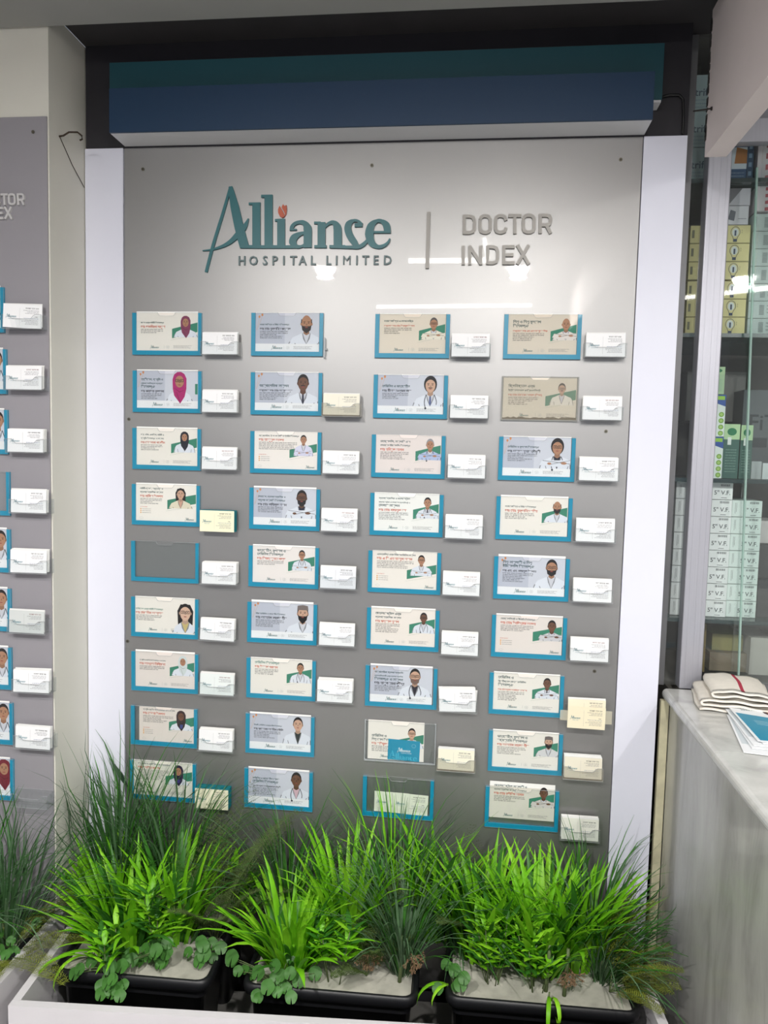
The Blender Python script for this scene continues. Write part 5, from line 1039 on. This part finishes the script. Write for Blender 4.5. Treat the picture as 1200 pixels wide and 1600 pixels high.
# fern fronds
def fern(x, y, label, seed, fr, m, L=0.26, z=ZS):
    y = shift(x, y); t = empty('asparagus_fern', (x, y, z)); tag(t, label, 'plant'); rnd = random.Random(seed)
    b = MB(); s = MB()
    for az, lean, ll in fr:
        p = Vector((0, 0, 0)); a = lean; N = 26; seg = L * ll / N; pts = [p.copy()]
        for i in range(N):
            d = Vector((math.cos(az) * math.sin(a), math.sin(az) * math.sin(a), math.cos(a))); p = p + d * seg; pts.append(p.copy()); a += 0.028
            if i > 4:
                side = Vector((-math.sin(az), math.cos(az), 0)); bl = L * ll * 0.20 * (1 - (i / N) ** 1.6) + 0.006
                for sg in (-1, 1):
                    q0 = p.copy(); dd = (side * sg + d * 0.7 + Vector((0, 0, rnd.random() * 0.3 - 0.15))).normalized()
                    q1 = q0 + dd * bl
                    w = side.cross(dd).normalized() if False else Vector((0, 0, 1)).cross(dd).normalized()
                    b.add([q0 - w * 0.0005, q0 + w * 0.0005, q1], [(0, 1, 2)], m)
                    K = max(3, int(bl / 0.0045))
                    for k in range(K):
                        c = q0 + (q1 - q0) * ((k + 0.5) / K)
                        for s2 in (-1, 1):
                            e = c + (w * s2 * 0.9 + dd * 0.6 + Vector((0, 0, rnd.random() * 0.6 - 0.2))).normalized() * 0.0095
                            n = dd * 0.0010
                            b.add([c - n, c + n, e], [(0, 1, 2)], m)
        s.tube(pts, [0.0012 * (1 - i / (N * 1.2)) for i in range(N + 1)], STEM, 4)
    keep(b, x, y, z); keep(s, x, y, z)
    b.build('foliage', t); s.build('stem', t)
fern(-0.590, -0.245, 'feathery olive fern standing between pillar-side and middle planters', 31, [(0.6, 0.30, 1.25), (0.9, 0.45, 1.1), (1.8, 0.1, 1.0), (-0.5, 0.3, 0.8), (2.6, 0.35, 0.9), (-1.2, 0.4, 0.7), (0.2, 0.6, 0.8), (1.4, 0.2, 1.3), (3.6, 0.4, 0.7), (4.4, 0.4, 0.8), (5.2, 0.15, 0.7), (0.4, 0.2, 1.25), (2.0, 0.25, 1.1)], OLIVE, 0.30)
fern(-0.205, -0.315, 'olive fern drooping in the middle planter', 32, [(2.2, 0.3, 1), (1.0, 0.2, 1.1), (4.2, 0.7, 0.7), (5.0, 0.3, 0.8), (3.0, 0.6, 0.8), (0.2, 0.5, 0.7), (1.6, 0.5, 1.1)], OLIVE, 0.20)
fern(0.02, -0.14, 'dim olive fern behind the counter-side planter', 33, [(2.8, 0.4, 1), (1.5, 0.2, 1.1), (3.6, 0.5, 1), (0.4, 0.4, 0.9), (4.4, 0.5, 0.9)], OLIVE, 0.28)
fern(0.35, -0.30, 'yellowish fern reaching towards the marble counter', 34, [(0.3, 0.75, 1), (-0.2, 0.95, 1.0), (0.8, 0.5, 1.1), (-0.9, 0.9, 0.7), (-0.4, 0.6, 0.9), (0.1, 1.2, 0.8), (1.1, 0.3, 1.2)], YOL, 0.21)
fern(-1.06, -0.36, 'yellowish fern low in the trough before the pillar', 35, [(0.2, 1.0, 1), (-0.4, 1.1, 1), (0.9, 0.8, 1), (-1.2, 1.0, 0.8), (2.5, 0.8, 0.8)], YOL, 0.22)
# pennywort with round notched leaves
def penny(x, y, label, seed, n, R=0.07, z=ZS, low=0.0):
    y = shift(x, y); t = empty('pennywort', (x, y, z)); tag(t, label, 'plant'); rnd = random.Random(seed); b = MB(); s = MB()
    for i in range(n):
        az = rnd.random() * 2 * PI if i % 3 else -PI / 2 + rnd.random() - 0.5; r = R * (0.25 + 0.75 * rnd.random()); hz = 0.015 + 0.055 * rnd.random() - low * (r / R if math.sin(az) < -0.3 else 0)
        c = Vector((math.cos(az) * r * 1.4, math.sin(az) * r * 0.75, hz)); rad = 0.011 + 0.006 * rnd.random()
        nrm = Vector((math.cos(az) * 0.2 + rnd.random() * 0.5 - 0.25, -0.8, 0.45 + 0.3 * rnd.random())).normalized(); e1 = nrm.cross(Vector((0, 0, 1))).normalized(); e2 = nrm.cross(e1)
        vs = [c - nrm * 0.002]; K = 14
        for k in range(K + 1):
            a = 0.14 + (2 * PI - 0.28) * k / K + PI / 2; q = rad * (1 + 0.04 * math.sin(k * 2.1)); vs.append(c + e1 * math.cos(a) * q + e2 * math.sin(a) * q + nrm * 0.0015 * math.sin(k))
        b.add(vs, [(0, k, k + 1) for k in range(1, K + 1)], ROUND, True)
        s.tube([(0, 0, -0.01), tuple(c * 0.5 + Vector((0, 0, 0.012))), tuple(c - nrm * 0.003)], 0.0009, STEM, 4)
    keep(b, x, y, z); b.build('foliage', t); s.build('stem', t)
penny(-0.775, -0.385, 'round-leaved creeper hanging over the rim of the pillar-side planter', 41, 26, 0.075, low=0.035)
penny(-0.600, -0.32, 'round-leaved creeper beside the olive fern stem', 42, 12, 0.05)
penny(-0.395, -0.375, 'round-leaved creeper on the front rim of the middle planter', 43, 22, 0.085, low=0.02)
penny(0.0, -0.34, 'round-leaved creeper in the pillar-side corner of the counter-side planter', 44, 9, 0.04)
penny(-1.06, -0.33, 'round-leaved creeper in the trough before the pillar', 45, 10, 0.06)
penny(-0.68, -0.34, 'round-leaved creeper around the leafy sprig, pillar-side planter', 46, 12, 0.045)
# leafy sprigs with short pointed leaves
def sprig(x, y, label, seed, stems, z=ZS, big=1.0):
    y = shift(x, y); t = empty('leafy_sprig', (x, y, z)); tag(t, label, 'plant'); rnd = random.Random(seed); b = MB(); s = MB()
    for k in range(stems):
        az = rnd.random() * 2 * PI; sx, sy = math.cos(az) * 0.012, math.sin(az) * 0.012; h = (0.05 + 0.07 * rnd.random()) * big
        tx, ty = sx + math.cos(az) * 0.035 * rnd.random(), sy + math.sin(az) * 0.03 * rnd.random()
        s.tube([(sx, sy, -0.01), (tx, ty, h)], 0.0013, STEM, 5)
        for lv in range(3):
            f = 0.55 + 0.22 * lv; px, py, pz = sx + (tx - sx) * f, sy + (ty - sy) * f, h * f
            for j in range(4): blade(b, (px, py, pz), j * PI / 2 + lv * 0.8 + rnd.random() * 0.5, 0.55 + 0.5 * rnd.random(), 0.044 * (0.7 + 0.5 * rnd.random()) * big, 0.0145, rnd.choice([BRIGHT, BRIGHT2, MID]), 1.3, 4)
    keep(b, x, y, z); b.build('foliage', t); s.build('stem', t)
sprig(-0.700, -0.31, 'leafy sprig of short pointed leaves, pillar-side planter', 51, 9, big=1.3)
sprig(-0.79, -0.40, 'low leafy sprig over the round leaves, pillar-side planter', 55, 4)
sprig(-0.545, -0.17, 'leafy sprig behind the olive fern', 52, 6, big=1.2)
sprig(-0.275, -0.345, 'leafy sprig at the centre of the middle planter', 56, 5, big=1.2)
sprig(0.085, -0.30, 'bushy leafy sprig in front of the counter-side bright grass', 53, 14, big=1.3)
sprig(0.185, -0.315, 'leafy sprig beside the thick pale stems, counter-side planter', 54, 10, big=1.2)
# long arching single blades leaning over the rims
def arch(x, y, az, lean, L, label, seed, w=0.010, droop=1.6, z=ZS):
    y = shift(x, y); b = MB(); blade(b, (0, 0, 0), az, lean, L, w, BRIGHT, droop, 9); blade(b, (0.004, 0, 0), az + 0.3, lean * 0.9, L * 0.8, w, BRIGHT2, droop, 9)
    t = empty('arching_blade_plant', (x, y, z)); tag(t, label, 'plant'); b.build('foliage', t)
    s = MB(); s.tube([(0, 0, -0.01), (0, 0, 0.02)], 0.002, STEM, 5); s.build('stem', t)
arch(-0.86, -0.33, -2.3, 0.9, 0.20, 'long bright blades drooping over the pillar-side rim', 61, droop=2.2)
arch(0.21, -0.345, -1.7, 0.6, 0.17, 'long bright blade hanging over the front rim of the counter-side planter', 62, droop=3.6)
arch(-0.005, -0.325, -2.6, 0.9, 0.13, 'bright blades reaching out from the corner of the counter-side planter', 63, droop=2)
# dry brown roots
def roots(x, y, z, label, seed, col=BROWN):
    rnd = random.Random(seed); b = MB()
    def br(p, d, L, dep):
        q = p + d * L; b.tube([p, (p + q) / 2 + Vector((rnd.random() - .5, rnd.random() - .5, rnd.random() - .5)) * L * 0.2, q], 0.0011 - 0.0002 * dep, col, 4)
        if dep < 3:
            for k in range(3): br(q, (d + Vector((rnd.random() - .5, rnd.random() - .5, rnd.random() - .6)) * 1.5).normalized(), L * 0.7, dep + 1)
    for k in range(6): br(Vector((0, 0, 0)), Vector((rnd.random() - .3, -0.3 - rnd.random() * .4, -rnd.random() * 0.5 + 0.1)).normalized(), 0.018, 0)
    o = b.build('dried_roots', None, (x, shift(x, y), z + 0.017)); tag(o, label, 'roots')
roots(-0.108, -0.318, 0.385, 'dry brown roots beside the thick green stem in the middle planter', 71)
roots(0.255, -0.30, 0.37, 'dry brown roots below the counter-side grass', 72)
roots(-0.205, -0.30, 0.37, 'dry brown roots on the soil behind the middle fern', 73)
for i, (x, y, L) in enumerate(((-0.128, -0.325, 'thick green stem rooted in the middle planter'), (0.205, -0.315, 'thick pale stem in the counter-side planter, nearer the pillar'), (0.245, -0.325, 'thick pale stem in the counter-side planter, nearer the counter'))):
    b = MB(); b.tube([(0, 0, -0.012), (0.004, 0.002, 0.06), (0.006, 0.004, 0.11)], [0.0048, 0.0044, 0.004], STEM, 8); tag(b.build('plant_stem', None, (x, shift(x, y), ZS)), L, 'stem')

# ------------------------------------------------------------------ ceiling fittings (above and behind the camera, seen in reflections except the added last round one)
EM = mat('lit_diffuser', (255, 252, 246), 0.4, emit=GLOBE_EMISSION); EL = mat('lit_strip', (255, 252, 246), 0.4, emit=14.0)
for i, (x, y) in enumerate(DOWNLIGHTS):
    t = empty('ceiling_downlight', (x, y, CEIL_Z)); tag(t, 'round recessed ceiling light over the walkway', 'light', 'round ceiling lights')
    ring = [(math.cos(a * PI / 12), math.sin(a * PI / 12)) for a in range(24)]
    b = MB(); b.prism_z([(p[0] * 0.078, p[1] * 0.078) for p in ring], -0.014, -0.0005, mat('white_trim_ring', (230, 230, 230), 0.4)); b.build('trim_ring', t)
    b = MB(); vs = [(0, 0, -0.058)]; R0 = 0.055
    for k in range(1, 7):
        th = PI / 2 * k / 6; vs += [(R0 * math.sin(th) * p[0], R0 * math.sin(th) * p[1], -0.015 - 0.043 * math.cos(th)) for p in ring]
    b.add(vs, [(0, 1 + (i + 1) % 24, 1 + i) for i in range(24)] + [(1 + k * 24 + i, 1 + k * 24 + (i + 1) % 24, 25 + k * 24 + (i + 1) % 24, 25 + k * 24 + i) for k in range(5) for i in range(24)], EM, True)
    b.build('dome_diffuser', t)
for i, (x0, y0, x1, y1) in enumerate(LINEARS):
    d = Vector((x1 - x0, y1 - y0, 0)); L = d.length; a = math.atan2(d.y, d.x)
    b = MB(); b.box(-L / 2, L / 2, -0.007, 0.007, -0.022, -0.001, EL); o = b.build('linear_light', None, ((x0 + x1) / 2, (y0 + y1) / 2, CEIL_Z)); o.rotation_euler = (0, 0, a)
    tag(o, 'thin linear ceiling light over the walkway', 'light', 'linear ceiling lights')
